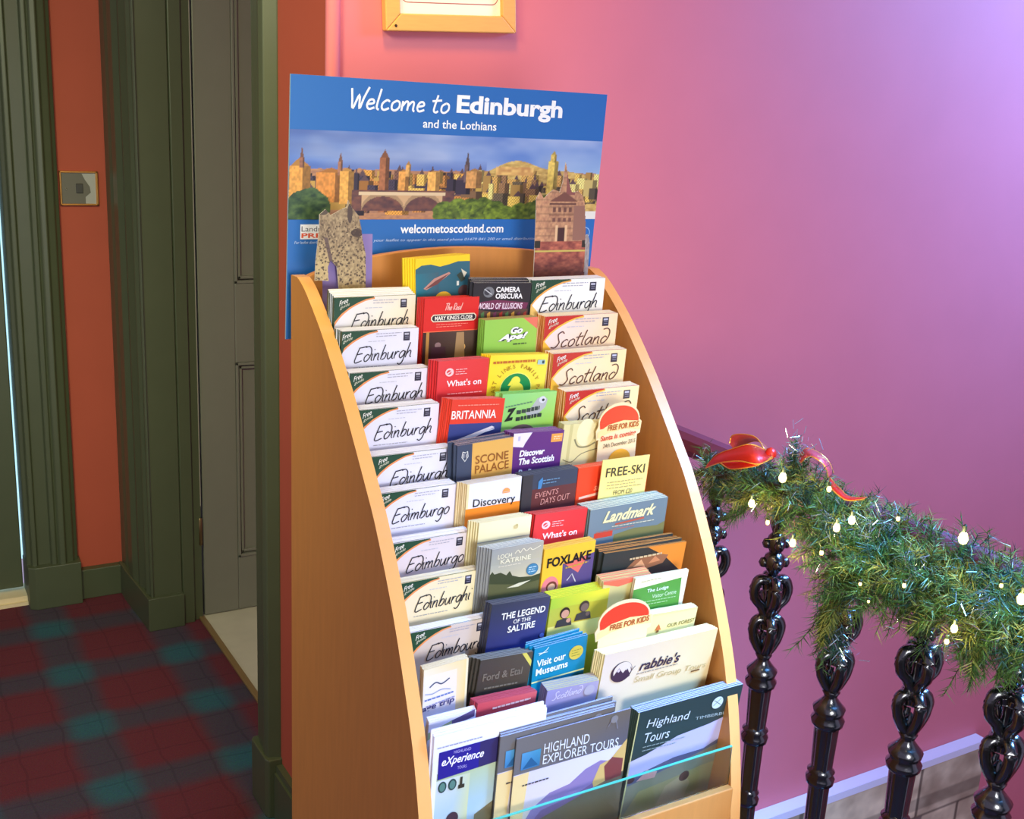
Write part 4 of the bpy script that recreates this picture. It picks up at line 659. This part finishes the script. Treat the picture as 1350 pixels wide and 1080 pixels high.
pocket((778.7, 673), (880.8, 655), 7, 'leaflet', 'leaflet', 'wide slate blue leaflet with slanted cream lettering', 'cream edged leaflets behind the wide slate blue leaflet', (118, 134, 136), d, n=7, paper=(252, 240, 190), left=.012, spine=(118, 140, 130), rise=.006, fan=.01, dep=.024)
def d(P, T):
    P.grad(0, 0, 108, 60, (50, 56, 50), (60, 50, 40), (30, 30, 32), (40, 44, 44)); P.poly([(56, 0), (108, 0), (108, 40), (80, 14)], (232, 132, 44)); P.poly([(30, 26), (42, 14), (70, 10), (86, 14), (80, 24), (50, 30)], (150, 96, 62)); P.poly([(40, 24), (50, 15), (56, 24)], (214, 150, 100)); P.poly([(60, 22), (68, 13), (76, 20)], (200, 130, 84)); T.small(34, 76, 11, 1, (210, 180, 130), 2, 2.4, .05)
pocket((797, 730), (905, 714), 8, 'leaflet', 'leaflet', 'charcoal leaflet with orange corner below the wide slate blue leaflet', 'charcoal and orange leaflets fanned behind the charcoal orange leaflet', (48, 52, 48), d, n=5, paper=(222, 140, 60), left=.014, rise=.008, fan=.03, dep=.022)
def d(P, T): P.grad(0, 4, 60, 60, (214, 196, 130), (196, 180, 110), (190, 176, 110), (210, 196, 130)); P.poly([(0, 0), (60, 0), (60, 2), (20, 9), (0, 3)], (236, 110, 80))
pocket((796, 768), (860, 757), 9, 'leaflet', 'leaflet', 'cream leaflet with coral top edge left of the green topped visitor leaflet', 'coral edged leaflets behind the cream and coral leaflet', (224, 206, 140), d, n=4, paper=(240, 120, 88), dep=.022, rise=.006)
def d(P, T):
    P.poly([(0, 0), (70, 0), (70, 14), (62, 9), (0, 15)], (244, 232, 186)); P.poly([(0, 15), (62, 9), (66, 60), (0, 60)], (86, 150, 60)); P.rect(66, 6, 70, 60, (236, 226, 190)); T.text('The Lodge', 18, 17, 46, 23, (236, 246, 226), .01, rise=1); T.text('Visitor Centre', 26, 25, 58, 30.5, (214, 232, 196), 0, rise=1); T.small(8, 58, 33, 2, (170, 206, 150), 4, 1); T.small(8, 34, 5, 1, (190, 180, 140), 2, .9, .05)
pocket((838, 763), (908, 751), 9, 'leaflet', 'leaflet', 'green and cream visitor centre leaflet', 'cream leaflets behind the green visitor centre leaflet', (240, 230, 190), d, n=3, dy=-.008, paper=(246, 236, 196), dep=.006, t=.0012)
def d(P, T): T.text('OUR FOREST', 26, 16, 62, 21, (130, 110, 50), .01, rise=2); T.poly([(10, 22), (14, 14), (18, 22)], (200, 110, 60)); T.rect(12.5, 22, 15.5, 25, (120, 80, 50)); P.rect(0, 0, 64, 60, (234, 220, 150)); P.rect(0, 0, 64, 3, (220, 206, 140))
pocket((857, 811), (920, 800), 10, 'leaflet', 'leaflet', 'cream OUR FOREST leaflet with small orange tree', 'cream leaflets behind the OUR FOREST leaflet', (234, 220, 150), d, n=4, paper=(246, 236, 180), dep=.016)
santa('round topped red flyer just above the wide cream mountain emblem brochure', 826, 791, 10, 34, False)
def d(P, T):
    P.grad(0, 0, 149, 120, (226, 206, 186), (238, 210, 150), (228, 204, 150), (236, 222, 196)); T.circ(25, 28, 13.5, (70, 50, 60)); T.circ(26, 26.5, 11.5, (228, 210, 190)); T.poly([(13, 35), (21, 22), (27, 30), (30, 26), (37, 36), (30, 40), (20, 40)], (70, 44, 60)); T.poly([(19, 26), (21, 22.5), (23, 26), (21, 28)], (220, 200, 200)); T.poly([(27, 36), (32, 25), (37, 34)], (70, 44, 60)); T.line([(36, 24), (38, 30), (42, 24)], .8, (110, 90, 90), False)
    T.text("rabbie's", 48, 19, 102, 33, (66, 46, 60), .02, .3, rise=-1); T.text('Small Group Tours', 44, 40, 142, 50, (206, 178, 116), .0, .2, rise=-4); T.small(46, 100, 36, 1, (150, 130, 110), 3, 1); T.rect(122, 52, 134, 54, (130, 90, 50))
pocket((797.8, 864), (946, 832), 11, 'brochure', 'brochure', 'wide cream small group tours brochure with round mountain emblem', 'cream brochures stacked behind the mountain emblem brochure', (238, 222, 170), d, n=6, lean=9, paper=(254, 234, 170), left=.010, rise=.004, spine=(222, 204, 140), fan=.006, roll=0.0, hh=.145)
# --- bottom row, column A
def d(P, T):
    P.grad(0, 0, 56, 80, (240, 232, 206), (244, 214, 150), (240, 210, 140), (226, 226, 248)); P.grad(0, 10, 44, 80, (236, 232, 226), (240, 226, 200), (222, 220, 244), (222, 222, 248)); T.line([(8, 26), (16, 21), (24, 25), (34, 20)], 1.6, (70, 80, 110)); T.line([(2, 34), (12, 36), (24, 33), (36, 36)], 1, (130, 150, 190)); T.small(2, 40, 42, 1, (90, 120, 190), 2, 2, .05); T.small(4, 42, 51, 1, (150, 150, 190), 2, 2, .1)
    T.text('heritage trip', -28, 52, 42, 62, (60, 60, 120), .02, .1, rise=4)
pocket((559, 884), (618, 867.6), 10, 'leaflet', 'leaflet', 'white and cream heritage trip leaflet with wavy line', 'cream leaflets behind the heritage trip leaflet', (240, 226, 190), d, n=4, paper=(244, 232, 196), dep=.014, left=-.002)
def d(P, T): P.rect(0, 0, 60, 60, (232, 232, 250)); P.poly([(0, 16), (30, 6), (32, 14), (0, 26)], (176, 190, 140)); P.poly([(30, 6), (60, -2), (60, 8), (31, 15)], (96, 84, 130))
pocket((566, 952), (628, 936), 11, 'leaflet', 'leaflet', 'white leaflet with green and violet strip, above the white and violet brochure', 'white leaflets behind the green and violet strip leaflet', (232, 232, 250), d, n=3, w=.075, paper=(240, 242, 252), dep=.008, rise=.004)
def d(P, T):
    P.grad(0, 0, 147, 34, (238, 238, 252), (240, 236, 250), (228, 226, 248), (232, 232, 250)); P.rect(0, 34, 147, 140, (226, 230, 244)); P.rect(0, 130, 147, 240, (150, 180, 200)); P.grad(6, 50, 147, 140, (176, 192, 140), (190, 200, 160), (222, 214, 150), (150, 190, 230)); P.grad(6, 60, 50, 140, (206, 216, 236), (200, 208, 170), (206, 206, 150), (150, 186, 236)); P.rect(0, 34, 6, 140, (232, 234, 250)); P.poly([(60, 120), (100, 100), (147, 92), (147, 140), (60, 140)], (120, 110, 80))
    T.poly([(7, 22), (92, 21), (92, 54), (7, 58)], (44, 34, 136)); T.poly([(60, 21.4), (92, 21), (92, 54), (60, 55.5)], (54, 46, 96)); T.text('HIGHLAND', 26, 24, 48, 28, (180, 170, 220), 0, rise=-1); T.text('eXperience', 11, 30, 66, 44, (248, 244, 252), .015, .35, rise=-2); T.text('TOURS', 32, 46, 44, 50, (180, 170, 220), 0, rise=-1); T.small(4, 62, 15, 1, (160, 160, 190), 2, 1.4)
    for q in (14, 27): T.circ(q, 69, 5.4, (52, 74, 70), 7.5); T.circ(q, 69, 3.6, (90, 130, 120), 5.5)
    T.rect(37, 62, 40, 74, (60, 54, 40)); T.rect(35, 72, 43, 77, (60, 54, 40)); T.circ(30, 116, 8, (70, 50, 60), 9)
pocket((573, 972), (722, 922), 12, 'brochure', 'brochure', 'white and violet brochure, leftmost of bottom row', 'white brochures behind the white and violet brochure', (236, 236, 250), d, n=4, paper=(246, 246, 255), dy=.000, dep=.010, rise=.008, fan=.01, lean=4, hh=.230, roll=0.0)
def expl(P, T, full=True):
    P.grad(0, 0, 152, 48, (112, 108, 106), (104, 92, 78), (90, 88, 98), (110, 106, 106)); P.grad(0, 47, 152, 150, (206, 198, 226), (214, 206, 232), (150, 120, 150), (222, 196, 130)); P.poly([(0, 150), (26, 100), (50, 84), (76, 80), (96, 66), (116, 60), (134, 66), (152, 56), (152, 150)], (140, 118, 160)); P.poly([(0, 150), (40, 104), (90, 96), (120, 84), (152, 80), (152, 150)], (120, 92, 130)); P.poly([(0, 48), (20, 47), (16, 110), (0, 120)], (232, 202, 140)); P.poly([(108, 88), (116, 66), (130, 62), (152, 40), (152, 100), (112, 100)], (206, 170, 100)); P.poly([(100, 98), (152, 84), (152, 230), (0, 230), (0, 150), (30, 118)], (110, 96, 74)); P.poly([(122, 70), (132, 60), (148, 66), (148, 90), (126, 92)], (126, 60, 56))
    T.grad(8, 20, 32, 42, (88, 150, 190), (70, 140, 170), (50, 110, 150), (60, 120, 170)); T.poly([(10, 41), (20, 28), (30, 40)], (40, 90, 130)); T.text('HIGHLAND', 36, 15, 96, 28, (222, 222, 226), .0, rise=-3); T.text('EXPLORER TOURS', 36, 30, 138, 42, (222, 222, 226), .0, rise=-5); T.small(12, 46, 62, 1, (70, 60, 60), 2, 1.8); T.circ(128, 8, 5, (130, 124, 120)); T.line([(120, 16), (128, 6), (134, 22)], 1, (130, 124, 130))
pocket((681.5, 975), (832, 933.7), 12, 'brochure', 'brochure', 'grey highland tours brochure with mountain picture, middle of bottom row', '', (112, 106, 102), expl, n=1, paper=(214, 216, 250), lean=4, dy=-.010, t=.0018, hh=.212, roll=0.0)
pocket((660, 972), (811, 930.7), 12, 'brochure', 'brochure', 'second grey mountain brochure showing at left behind the front one', 'blue white edged brochures behind the two grey mountain brochures', (112, 106, 102), expl, n=5, paper=(206, 214, 250), lean=4, dy=-.006, dep=.014, hh=.212, roll=0.0, fan=.02, rise=.010, left=-.006)
def d(P, T):
    P.rect(0, 0, 139, 62, (46, 62, 60)); P.poly([(0, 150), (0, 66), (20, 62), (60, 48), (100, 44), (139, 36), (139, 150)], (186, 180, 214)); P.poly([(0, 90), (60, 78), (100, 78), (139, 62), (139, 74), (100, 88), (60, 90), (0, 104)], (84, 84, 110)); P.poly([(0, 100), (60, 90), (139, 72), (139, 160), (0, 160)], (128, 122, 100)); P.poly([(0, 230), (0, 150), (20, 112), (60, 108), (100, 102), (139, 100), (139, 230)], (150, 136, 90)); P.poly([(44, 150), (56, 116), (80, 106), (90, 122), (84, 150)], (170, 146, 110)); P.circ(80, 110, 7, (90, 56, 46)); P.circ(6, 92, 5, (70, 34, 34), 4); P.poly([(14, 96), (26, 84), (40, 90), (38, 98)], (206, 150, 140))
    P.line([(1, 0), (1, 150)], 1.4, (206, 196, 130), False)
    T.text('Highland', 14, 13, 70, 27, (206, 214, 216), .0, .15, rise=-4); T.text('Tours', 14, 31, 47, 44, (206, 214, 216), .0, .15, rise=-2); T.circ(106, 16, 7.5, (206, 214, 206), 8); T.line([(101, 12), (111, 20)], .8, (90, 110, 106)); T.line([(101, 19), (110, 11)], .8, (90, 110, 106)); T.text('TIMBERBUSH', 79, 28, 134, 32, (170, 184, 180), .0, rise=-5); T.small(14, 70, 49, 2, (140, 156, 150), 5, 1.2, -.05)
pocket((841.5, 940), (980, 900), 12, 'brochure', 'brochure', 'dark green Highland Tours brochure at right end of bottom row', 'white edged brochures behind the green Highland Tours brochure', (46, 62, 60), d, n=5, paper=(214, 214, 246), lean=8, dy=-.003, left=.006, rise=.006, dep=.014, spine=(70, 84, 60), hh=.212, roll=0.0)

# --- tall die-cut cards in the top pocket
def px_card(px, Y, name, label, cat, nx, ny, fn, th=.0014):
    xs = [p[0] for p in px]; ys = [p[1] for p in px]; W3 = [at(x_, y_, 'Y', Y) for x_, y_ in px]; X0, X1 = min(p.x for p in W3), max(p.x for p in W3); Z0, Z1 = min(p.z for p in W3), max(p.z for p in W3)
    Z0 -= .08
    ol = [(p.x - X0, p.z - Z0) for p in W3]; low = sorted(range(len(ol)), key=lambda i: ol[i][1])[:2]
    for i in low: ol[i] = (ol[i][0], 0.0)
    ar = sum(ol[i][0] * ol[(i + 1) % len(ol)][1] - ol[(i + 1) % len(ol)][0] * ol[i][1] for i in range(len(ol)))
    if ar < 0: ol = ol[::-1]
    b = MB(); b.prism(ol, 0, th, (220, 210, 200)); o = b.obj(name, PRINT, None, False, (X0, Y, Z0)); tag(o, label, cat); hN = Z1 - Z0; wN = X1 - X0
    me = raster(lambda U, V: fn(U, V, (Z1 - Z0 - .08) / hN), wN, hN, nx, ny, -.0004, inpoly([(a / wN, 1 - c / hN) for a, c in ol])); q = bpy.data.objects.new('cover_print', me); COL.objects.link(q); q.parent = o; return o
lav = [(430, 309), (491, 314), (487, 372), (425, 372)]
px_card(lav, 1.650, 'leaflet', 'lavender leaflet behind the spotted horse card', 'leaflet', 4, 4, lambda U, V, k: lerp((138, 118, 176), (150, 128, 184), U))
horse = [(415, 370), (416, 345), (419, 318), (421, 300), (421, 283), (429, 276), (436, 284), (446, 278), (457, 273), (459, 264), (464, 274), (473, 285), (476, 300), (478, 316), (482, 335), (483, 370), (452, 370), (444, 352), (436, 343), (432, 352), (433, 370)]
def horse_fn(U, V, k):
    v = V / k; n = fbm(U * 34, V * 60, 70); c = lerp((116, 96, 74), (190, 166, 128), np.clip(n * 1.4 - .2, 0, 1)); lit = np.clip((v - .45) * 3, 0, 1) * (.5 + .5 * (np.abs(U - .15) < .14)) ; c = c * (1 - lit[..., None] * .6) + np.array((226, 200, 138)) * lit[..., None] * .6
    dk = ((U - .80) / .12) ** 2 + ((v - .40) / .05) ** 2 < 1; c = np.where(dk[..., None], np.array((74, 58, 50)), c); dk = ((U - .66) / .05) ** 2 + ((v - .16) / .12) ** 2 < 1; c = np.where(dk[..., None], np.array((84, 68, 60)), c)
    dk = ((U - .15) / .10) ** 2 + ((v - .13) / .05) ** 2 < 1; c = np.where(dk[..., None], np.array((90, 76, 64)), c); dk = (np.abs(U - .22 - .35 * (v - .5)) < .035) & (v > .45); c = np.where(dk[..., None], np.array((104, 84, 78)), c)
    R = np.random.RandomState(12); sp = np.zeros(U.shape, bool)
    for _ in range(330):
        su_, sv_ = R.rand(), .25 + .8 * R.rand(); rs_ = .008 + .008 * R.rand() * (.4 + sv_); sp |= ((U - su_) / (rs_ * 1.25)) ** 2 + ((v - sv_) / (rs_ * .85)) ** 2 < 1
    c = np.where(sp[..., None], np.array((92, 74, 58)), c); return c
px_card(horse, 1.640, 'die_cut_card', 'die-cut card of a speckled horse head bowing, at top left of rack', 'card', 130, 240, horse_fn)
chap = [(704, 355), (706, 300), (707, 262), (712, 253), (717, 262), (722, 256), (730, 250), (738, 253), (742, 240), (746, 214), (750, 240), (754, 254), (762, 252), (768, 258), (771, 270), (772, 305), (771, 355)]
def chap_fn(U, V, k):
    v = V / k; n = fbm(U * 30, V * 50, 80); c = lerp((150, 104, 84), (222, 172, 126), n); c = np.where((U < .22)[..., None], c * 1.06, c); st = ((np.floor(v * 60) % 4) == 0); c = np.where(st[..., None], c * .88, c)
    def rect(u0, u1, a, b_, col):
        nonlocal c
        q = (U > u0) & (U < u1) & (v > a) & (v < b_); c = np.where(q[..., None], np.array(col), c)
    q = (v < .30) & (U > .55) & (U < .72); c = np.where(q[..., None], np.array((140, 86, 80)), c); q = (v < .36 - .0 * U) & (v > .27) & (np.abs(U - .52) < (v - .27) * 3); c = np.where(q[..., None], np.array((120, 78, 66)), c)
    for uu in (.32, .42, .52, .62): rect(uu, uu + .05, .41, .46, (110, 74, 64)); rect(uu, uu + .05, .51, .55, (120, 80, 70))
    rect(.25, .75, .375, .39, (96, 62, 54)); rect(.25, .75, .48, .49, (120, 80, 64)); rect(.43, .56, .60, .73, (74, 46, 42)); rect(.38, .43, .58, .74, (230, 190, 146)); rect(.56, .61, .58, .74, (230, 190, 146)); rect(.72, 1, .40, .72, (150, 108, 92))
    g = v > .73; gc = lerp((130, 66, 58), (206, 120, 92), np.clip(fbm(U * 12, V * 60, 82) * 1.6 - .3, 0, 1)); gc = gc * (1 - .35 * np.clip((v - .85) * 6, 0, 1))[..., None]; c = np.where(g[..., None], gc, c); q = (v > .81) & (v < .83); c = np.where(q[..., None], np.array((206, 190, 96)), c); q = (v > .72) & (v < .79) & ((U < .12) | (U > .9)); c = np.where(q[..., None], np.array((54, 50, 40)), c); return c
px_card(chap, 1.630, 'die_cut_card', 'die-cut card of a stone chapel with spire, at top right of rack', 'card', 90, 190, chap_fn)
# small statue shaped card end behind the chapel card
stt = [(771, 355), (772, 318), (771, 311), (775, 309), (777, 316), (776, 355)]
px_card(stt, 1.645, 'die_cut_card', 'thin grey figure shaped card beside the chapel card', 'card', 8, 40, lambda U, V, k: lerp((130, 120, 120), (206, 196, 190), fbm(U * 4, V * 30, 90)))

# ------------------------------------------------------------------ pine garland on the handrail
NG = mat('pine_needles', (70, 112, 48), .45, noise=.35, nscale=25); NO = mat('olive_needles', (136, 146, 64), .45, noise=.3, nscale=25); NB = mat('blue_green_needles', (46, 92, 84), .3, noise=.3, nscale=25)
TIN = mat('silver_tinsel', (190, 216, 226), .18, .9); TWIG = mat('garland_wire', (48, 52, 30), .7)
gar = tag(empty('pine_garland', (1.47, 1.4, 1.12)), 'thick green pine garland with tinsel draped along the stair handrail', 'garland')
CP = [((924, 622), .052, 1.47), ((965, 632), .060, 1.46), ((1010, 640), .076, 1.45), ((1050, 655), .078, 1.44), ((1090, 690), .080, 1.44), ((1120, 735), .088, 1.43), ((1150, 765), .096, 1.43), ((1195, 765), .090, 1.43), ((1240, 775), .072, 1.44), ((1280, 810), .082, 1.43), ((1320, 825), .088, 1.43), ((1370, 815), .084, 1.43), ((1420, 850), .08, 1.43)]
path = [(tuple(at(*p, 'X', xx)) , r) for p, r, xx in CP]
pp = catmull([q[0] for q in path], 6); rr_ = np.interp(np.linspace(0, 1, len(pp)), np.linspace(0, 1, len(path)), [q[1] for q in path])
RP_ = [tuple(at(*p, 'X', 1.51)) for p in ((1085, 670), (1130, 690), (1180, 708), (1230, 730), (1290, 757), (1350, 785), (1400, 806))]; SEG = [(pp[i], pp[i + 1], rr_[i]) for i in range(len(pp) - 1)] + [(RP_[i], RP_[i + 1], .068) for i in range(6)] * 7
rg = np.random.RandomState(4); GO = np.array((1.47, 1.4, 1.12))
def sprigs(name, m, N, sel, size=1.0, extra=None):
    V = []; Fc = []; tw = MB(); lst = []
    for _ in range(N):
        A_, B_, R_ = SEG[rg.randint(0, len(SEG))]; c = np.array(A_) + (np.array(B_) - np.array(A_)) * rg.rand(); a = rg.rand() * 2 * math.pi; t = np.array(B_) - np.array(A_); t /= np.linalg.norm(t)
        n1 = np.cross(t, (0, 0, 1.)); n1 /= np.linalg.norm(n1); n2 = np.cross(n1, t); o = n1 * math.cos(a) + n2 * math.sin(a)
        st = c + o * R_ * rg.uniform(.0, .35); dr = o + t * rg.uniform(-.9, .9) + np.array((0, 0, -.12)); lst.append((st, dr / np.linalg.norm(dr), R_ * rg.uniform(.45, .85) * size))
    if extra: lst += extra
    for st, dr, L in lst:
        bend = rg.normal(size=3) * .25; prev = None; K = max(6, int(L / .0016)); pts = []
        for k in range(K):
            s_ = k / (K - 1); q = st + dr * L * s_ + bend * L * s_ * s_ * .5; pts.append(q)
            u = rg.normal(size=3); u -= dr * u.dot(dr); u /= np.linalg.norm(u); nd = u * .82 + dr * .62; nl = rg.uniform(.024, .038) * (1 - .35 * s_); w_ = np.cross(nd, rg.normal(size=3)); w_ /= np.linalg.norm(w_); w_ *= .0008
            n0 = len(V); tip = q + nd * nl + np.array((0, 0, -.002)); V.extend([q - w_, q + w_, tip]); Fc.append((n0, n0 + 1, n0 + 2))
        tw.tube([tuple(p - GO) for p in pts[::max(1, K // 4)]], .0008, 3)
    me = bpy.data.meshes.new(name); me.from_pydata((np.array(V) - GO).tolist(), [], Fc); me.materials.append(m); o = bpy.data.objects.new(name, me); COL.objects.link(o); o.parent = gar; o['kind'] = 'stuff'
    t_ = tw.obj('twigs', TWIG, gar); t_['kind'] = 'stuff'
def ex(px, X, d, L, n): 
    p = np.array(at(*px, 'X', X)); return [(p + rg.normal(size=3) * .006, np.array(d) / np.linalg.norm(d) + rg.normal(size=3) * .06, L * rg.uniform(.8, 1.1)) for _ in range(n)]
E1 = ex((1045, 640), 1.45, (.1, .12, 1), .075, 5) + ex((935, 622), 1.47, (0, .35, .8), .035, 3) + ex((1095, 800), 1.42, (0, .1, -1), .09, 14) + ex((1110, 760), 1.42, (0, .5, -1), .08, 10) + ex((1225, 800), 1.43, (0, .3, -1), .06, 8) + ex((1290, 850), 1.42, (0, .1, -1), .075, 10) + ex((1330, 840), 1.42, (0, -.1, -1), .06, 6) + ex((985, 665), 1.45, (-.1, .6, -.5), .06, 8)
sprigs('needles', NG, 680, None, 1.0, E1); sprigs('needles', NO, 400, None, .95, ex((1100, 790), 1.41, (0, .2, -1), .07, 6)); sprigs('needles', NB, 210, None, 1.0, ex((1040, 632), 1.45, (.1, .1, 1), .07, 6) + ex((1110, 830), 1.42, (0, -.1, -1), .05, 5))
b = MB(); b.tube([tuple(np.array(p) - GO) for p in pp], .009, 8); b.obj('stem', TWIG, gar, True)
V = []; Fc = []
for _ in range(900):
    i = rg.randint(0, len(pp) - 1); c = np.array(pp[i]); t = rg.normal(size=3); t /= np.linalg.norm(t)
    if rg.rand() < .55: c = np.array(at(*[(1050, 590), (1205, 745), (1100, 690), (1160, 690), (1250, 850), (1110, 850), (1300, 800)][rg.randint(7)], 'X', 1.40)) + rg.normal(size=3) * .015; q = c
    else: q = c + t * rr_[i] * rg.uniform(.75, 1.1)
    d_ = rg.normal(size=3); d_ /= np.linalg.norm(d_); w_ = np.cross(d_, rg.normal(size=3)); w_ /= np.linalg.norm(w_); L = rg.uniform(.010, .022); w_ *= .0005; n0 = len(V); V.extend([q - w_, q + w_, q + w_ + d_ * L, q - w_ + d_ * L]); Fc.append((n0, n0 + 1, n0 + 2, n0 + 3))
me = bpy.data.meshes.new('tinsel'); me.from_pydata((np.array(V) - GO).tolist(), [], Fc); me.materials.append(TIN); o = bpy.data.objects.new('tinsel', me); COL.objects.link(o); o.parent = gar; o['kind'] = 'stuff'

# string of warm lights
LB = [((1032, 630), 1.36, 1.35), ((991, 664), 1.36, 1.15), ((1012, 689), 1.38, .7), ((1045, 716), 1.36, 1.1), ((1083, 729), 1.37, .7), ((1103, 696), 1.35, 1.1), ((1123, 686), 1.35, 1.1), ((1093, 645), 1.38, .8), ((1270, 710), 1.37, 1.4), ((1347, 790), 1.33, 1.25), ((1258, 829), 1.33, 1.0), ((1192, 772), 1.32, .6), ((1184, 684), 1.37, .6), ((1248, 846), 1.33, .7), ((1320, 772), 1.34, .5), ((1134, 770), 1.32, .5), ((1145, 793), 1.32, .4)]
sl_ = tag(empty('string_lights', tuple(at(1103, 696, 'X', 1.36))), 'warm white fairy lights on dark wire wound through the garland', 'fairy lights'); so = np.array(sl_.location)
BULB = mat('glowing_bulb', (255, 230, 150), .3, emit=(1.0, .78, .24), es=3.2); BASE = mat('bulb_base', (30, 50, 30), .5)
LP = [np.array(at(*p, 'X', xx)) - so for p, xx, s_ in LB]; wp = [tuple(np.array(p) + rr_[i] * .55 * np.array((math.sin(i * .9), 0, math.cos(i * .9))) - so) for i, p in enumerate(pp)]
b = MB(); b.tube(catmull(wp, 4), .0013, 5); b.obj('wire', BASE, sl_)
for i, (p, xx, s_) in enumerate(LB):
    b = MB(); b.lathe([(0, -.007 * s_), (.0038 * s_, -.005 * s_), (.0052 * s_, 0), (.0036 * s_, .005 * s_), (.001, .009 * s_)], 12); q = b.obj('bulb', BULB, sl_, True, tuple(LP[i]))
    b = MB(); b.lathe([(.0028, .007 * s_), (.003, .014 * s_), (.001, .016 * s_)], 8); b.obj('bulb_base', BASE, q)
    if s_ > .9:
        l = bpy.data.lights.new('bulb_glow', 'POINT'); l.energy = .30; l.color = (1, .75, .35); l.shadow_soft_size = .008; lo = bpy.data.objects.new('bulb_glow', l); COL.objects.link(lo); lo.location = tuple(so + LP[i] + np.array((-.012, 0, 0)))

# sheer red ribbon bows
RB = mat('sheer_red_ribbon', (226, 48, 30), .35); RB.node_tree.nodes['Principled BSDF'].inputs['Transmission Weight'].default_value = .25; GOLD = mat('gold_wire_edge', (240, 176, 70), .3, .5); RP = mat('sheer_rose_ribbon', (232, 92, 100), .3); RP.node_tree.nodes['Principled BSDF'].inputs['Transmission Weight'].default_value = .3
def ribbon(parent, A, B, m_, name='ribbon_loop', off=(0, 0, 0)):      # a strip between two edge curves
    A = catmull(A, 5); B = catmull(B, 5); n = len(A); b = MB(); b.shape([tuple(np.array(p) - off) for p in A] + [tuple(np.array(p) - off) for p in B], [(i, i + 1, i + 1 + n, i + n) for i in range(n - 1)])
    o = b.obj(name, m_, parent, True); md = o.modifiers.new('thick', 'SOLIDIFY'); md.thickness = .0006
    for E_ in (A, B): b = MB(); b.tube([tuple(np.array(p) - off) for p in E_], .0011, 5); b.obj('gold_edge', GOLD, o)
    return o
W_ = lambda px, py, X_: tuple(at(px, py, 'X', X_))
k0 = np.array(W_(1005, 600, 1.42)); bow = tag(empty('ribbon_bow', tuple(k0)), 'sheer red ribbon bow with gold edges at upper end of garland', 'bow')
ribbon(bow, [W_(1015, 596, 1.42), W_(990, 586, 1.38), W_(965, 592, 1.37), W_(945, 600, 1.38), W_(931, 615, 1.40)], [W_(1018, 604, 1.40), W_(1000, 612, 1.36), W_(975, 608, 1.35), W_(950, 610, 1.36), W_(930, 617, 1.39)], RB, off=k0)
ribbon(bow, [W_(1018, 602, 1.40), W_(1000, 613, 1.37), W_(980, 617, 1.36), W_(962, 618, 1.37), W_(950, 611, 1.38)], [W_(1018, 594, 1.43), W_(1000, 592, 1.41), W_(985, 596, 1.40), W_(965, 598, 1.40), W_(950, 605, 1.40)], RB, off=k0)
ribbon(bow, [W_(1013, 604, 1.42), W_(1000, 580, 1.42), W_(985, 573, 1.42), W_(966, 574, 1.42), W_(962, 584, 1.42)], [W_(1013, 594, 1.47), W_(1004, 584, 1.47), W_(992, 582, 1.47), W_(975, 590, 1.46), W_(968, 594, 1.44)], RP, off=k0)
b = MB(); b.lathe([(0, -.012), (.009, -.007), (.011, 0), (.008, .008), (0, .012)], 12); b.obj('knot', RB, bow, True, tuple(np.array(W_(1016, 598, 1.41)) - k0))
k1 = np.array(W_(1080, 610, 1.45)); bow2 = tag(empty('ribbon_bow', tuple(k1)), 'smaller rose ribbon bow half buried on top of the garland', 'bow')
ribbon(bow2, [W_(1052, 606, 1.46), W_(1062, 592, 1.46), W_(1078, 596, 1.47), W_(1092, 608, 1.48), W_(1099, 624, 1.48)], [W_(1056, 610, 1.44), W_(1066, 602, 1.43), W_(1078, 606, 1.43), W_(1088, 616, 1.44), W_(1092, 630, 1.45)], RP, off=k1)
ribbon(bow2, [W_(1094, 630, 1.44), W_(1108, 645, 1.43), W_(1120, 655, 1.43), W_(1142, 656, 1.43)], [W_(1092, 640, 1.42), W_(1104, 652, 1.41), W_(1118, 660, 1.41), W_(1140, 658, 1.42)], RB, 'ribbon_tail', off=k1)
print('objects', len(bpy.data.objects), 'tris', sum(len(p.vertices) - 2 for m_ in bpy.data.meshes for p in m_.polygons))
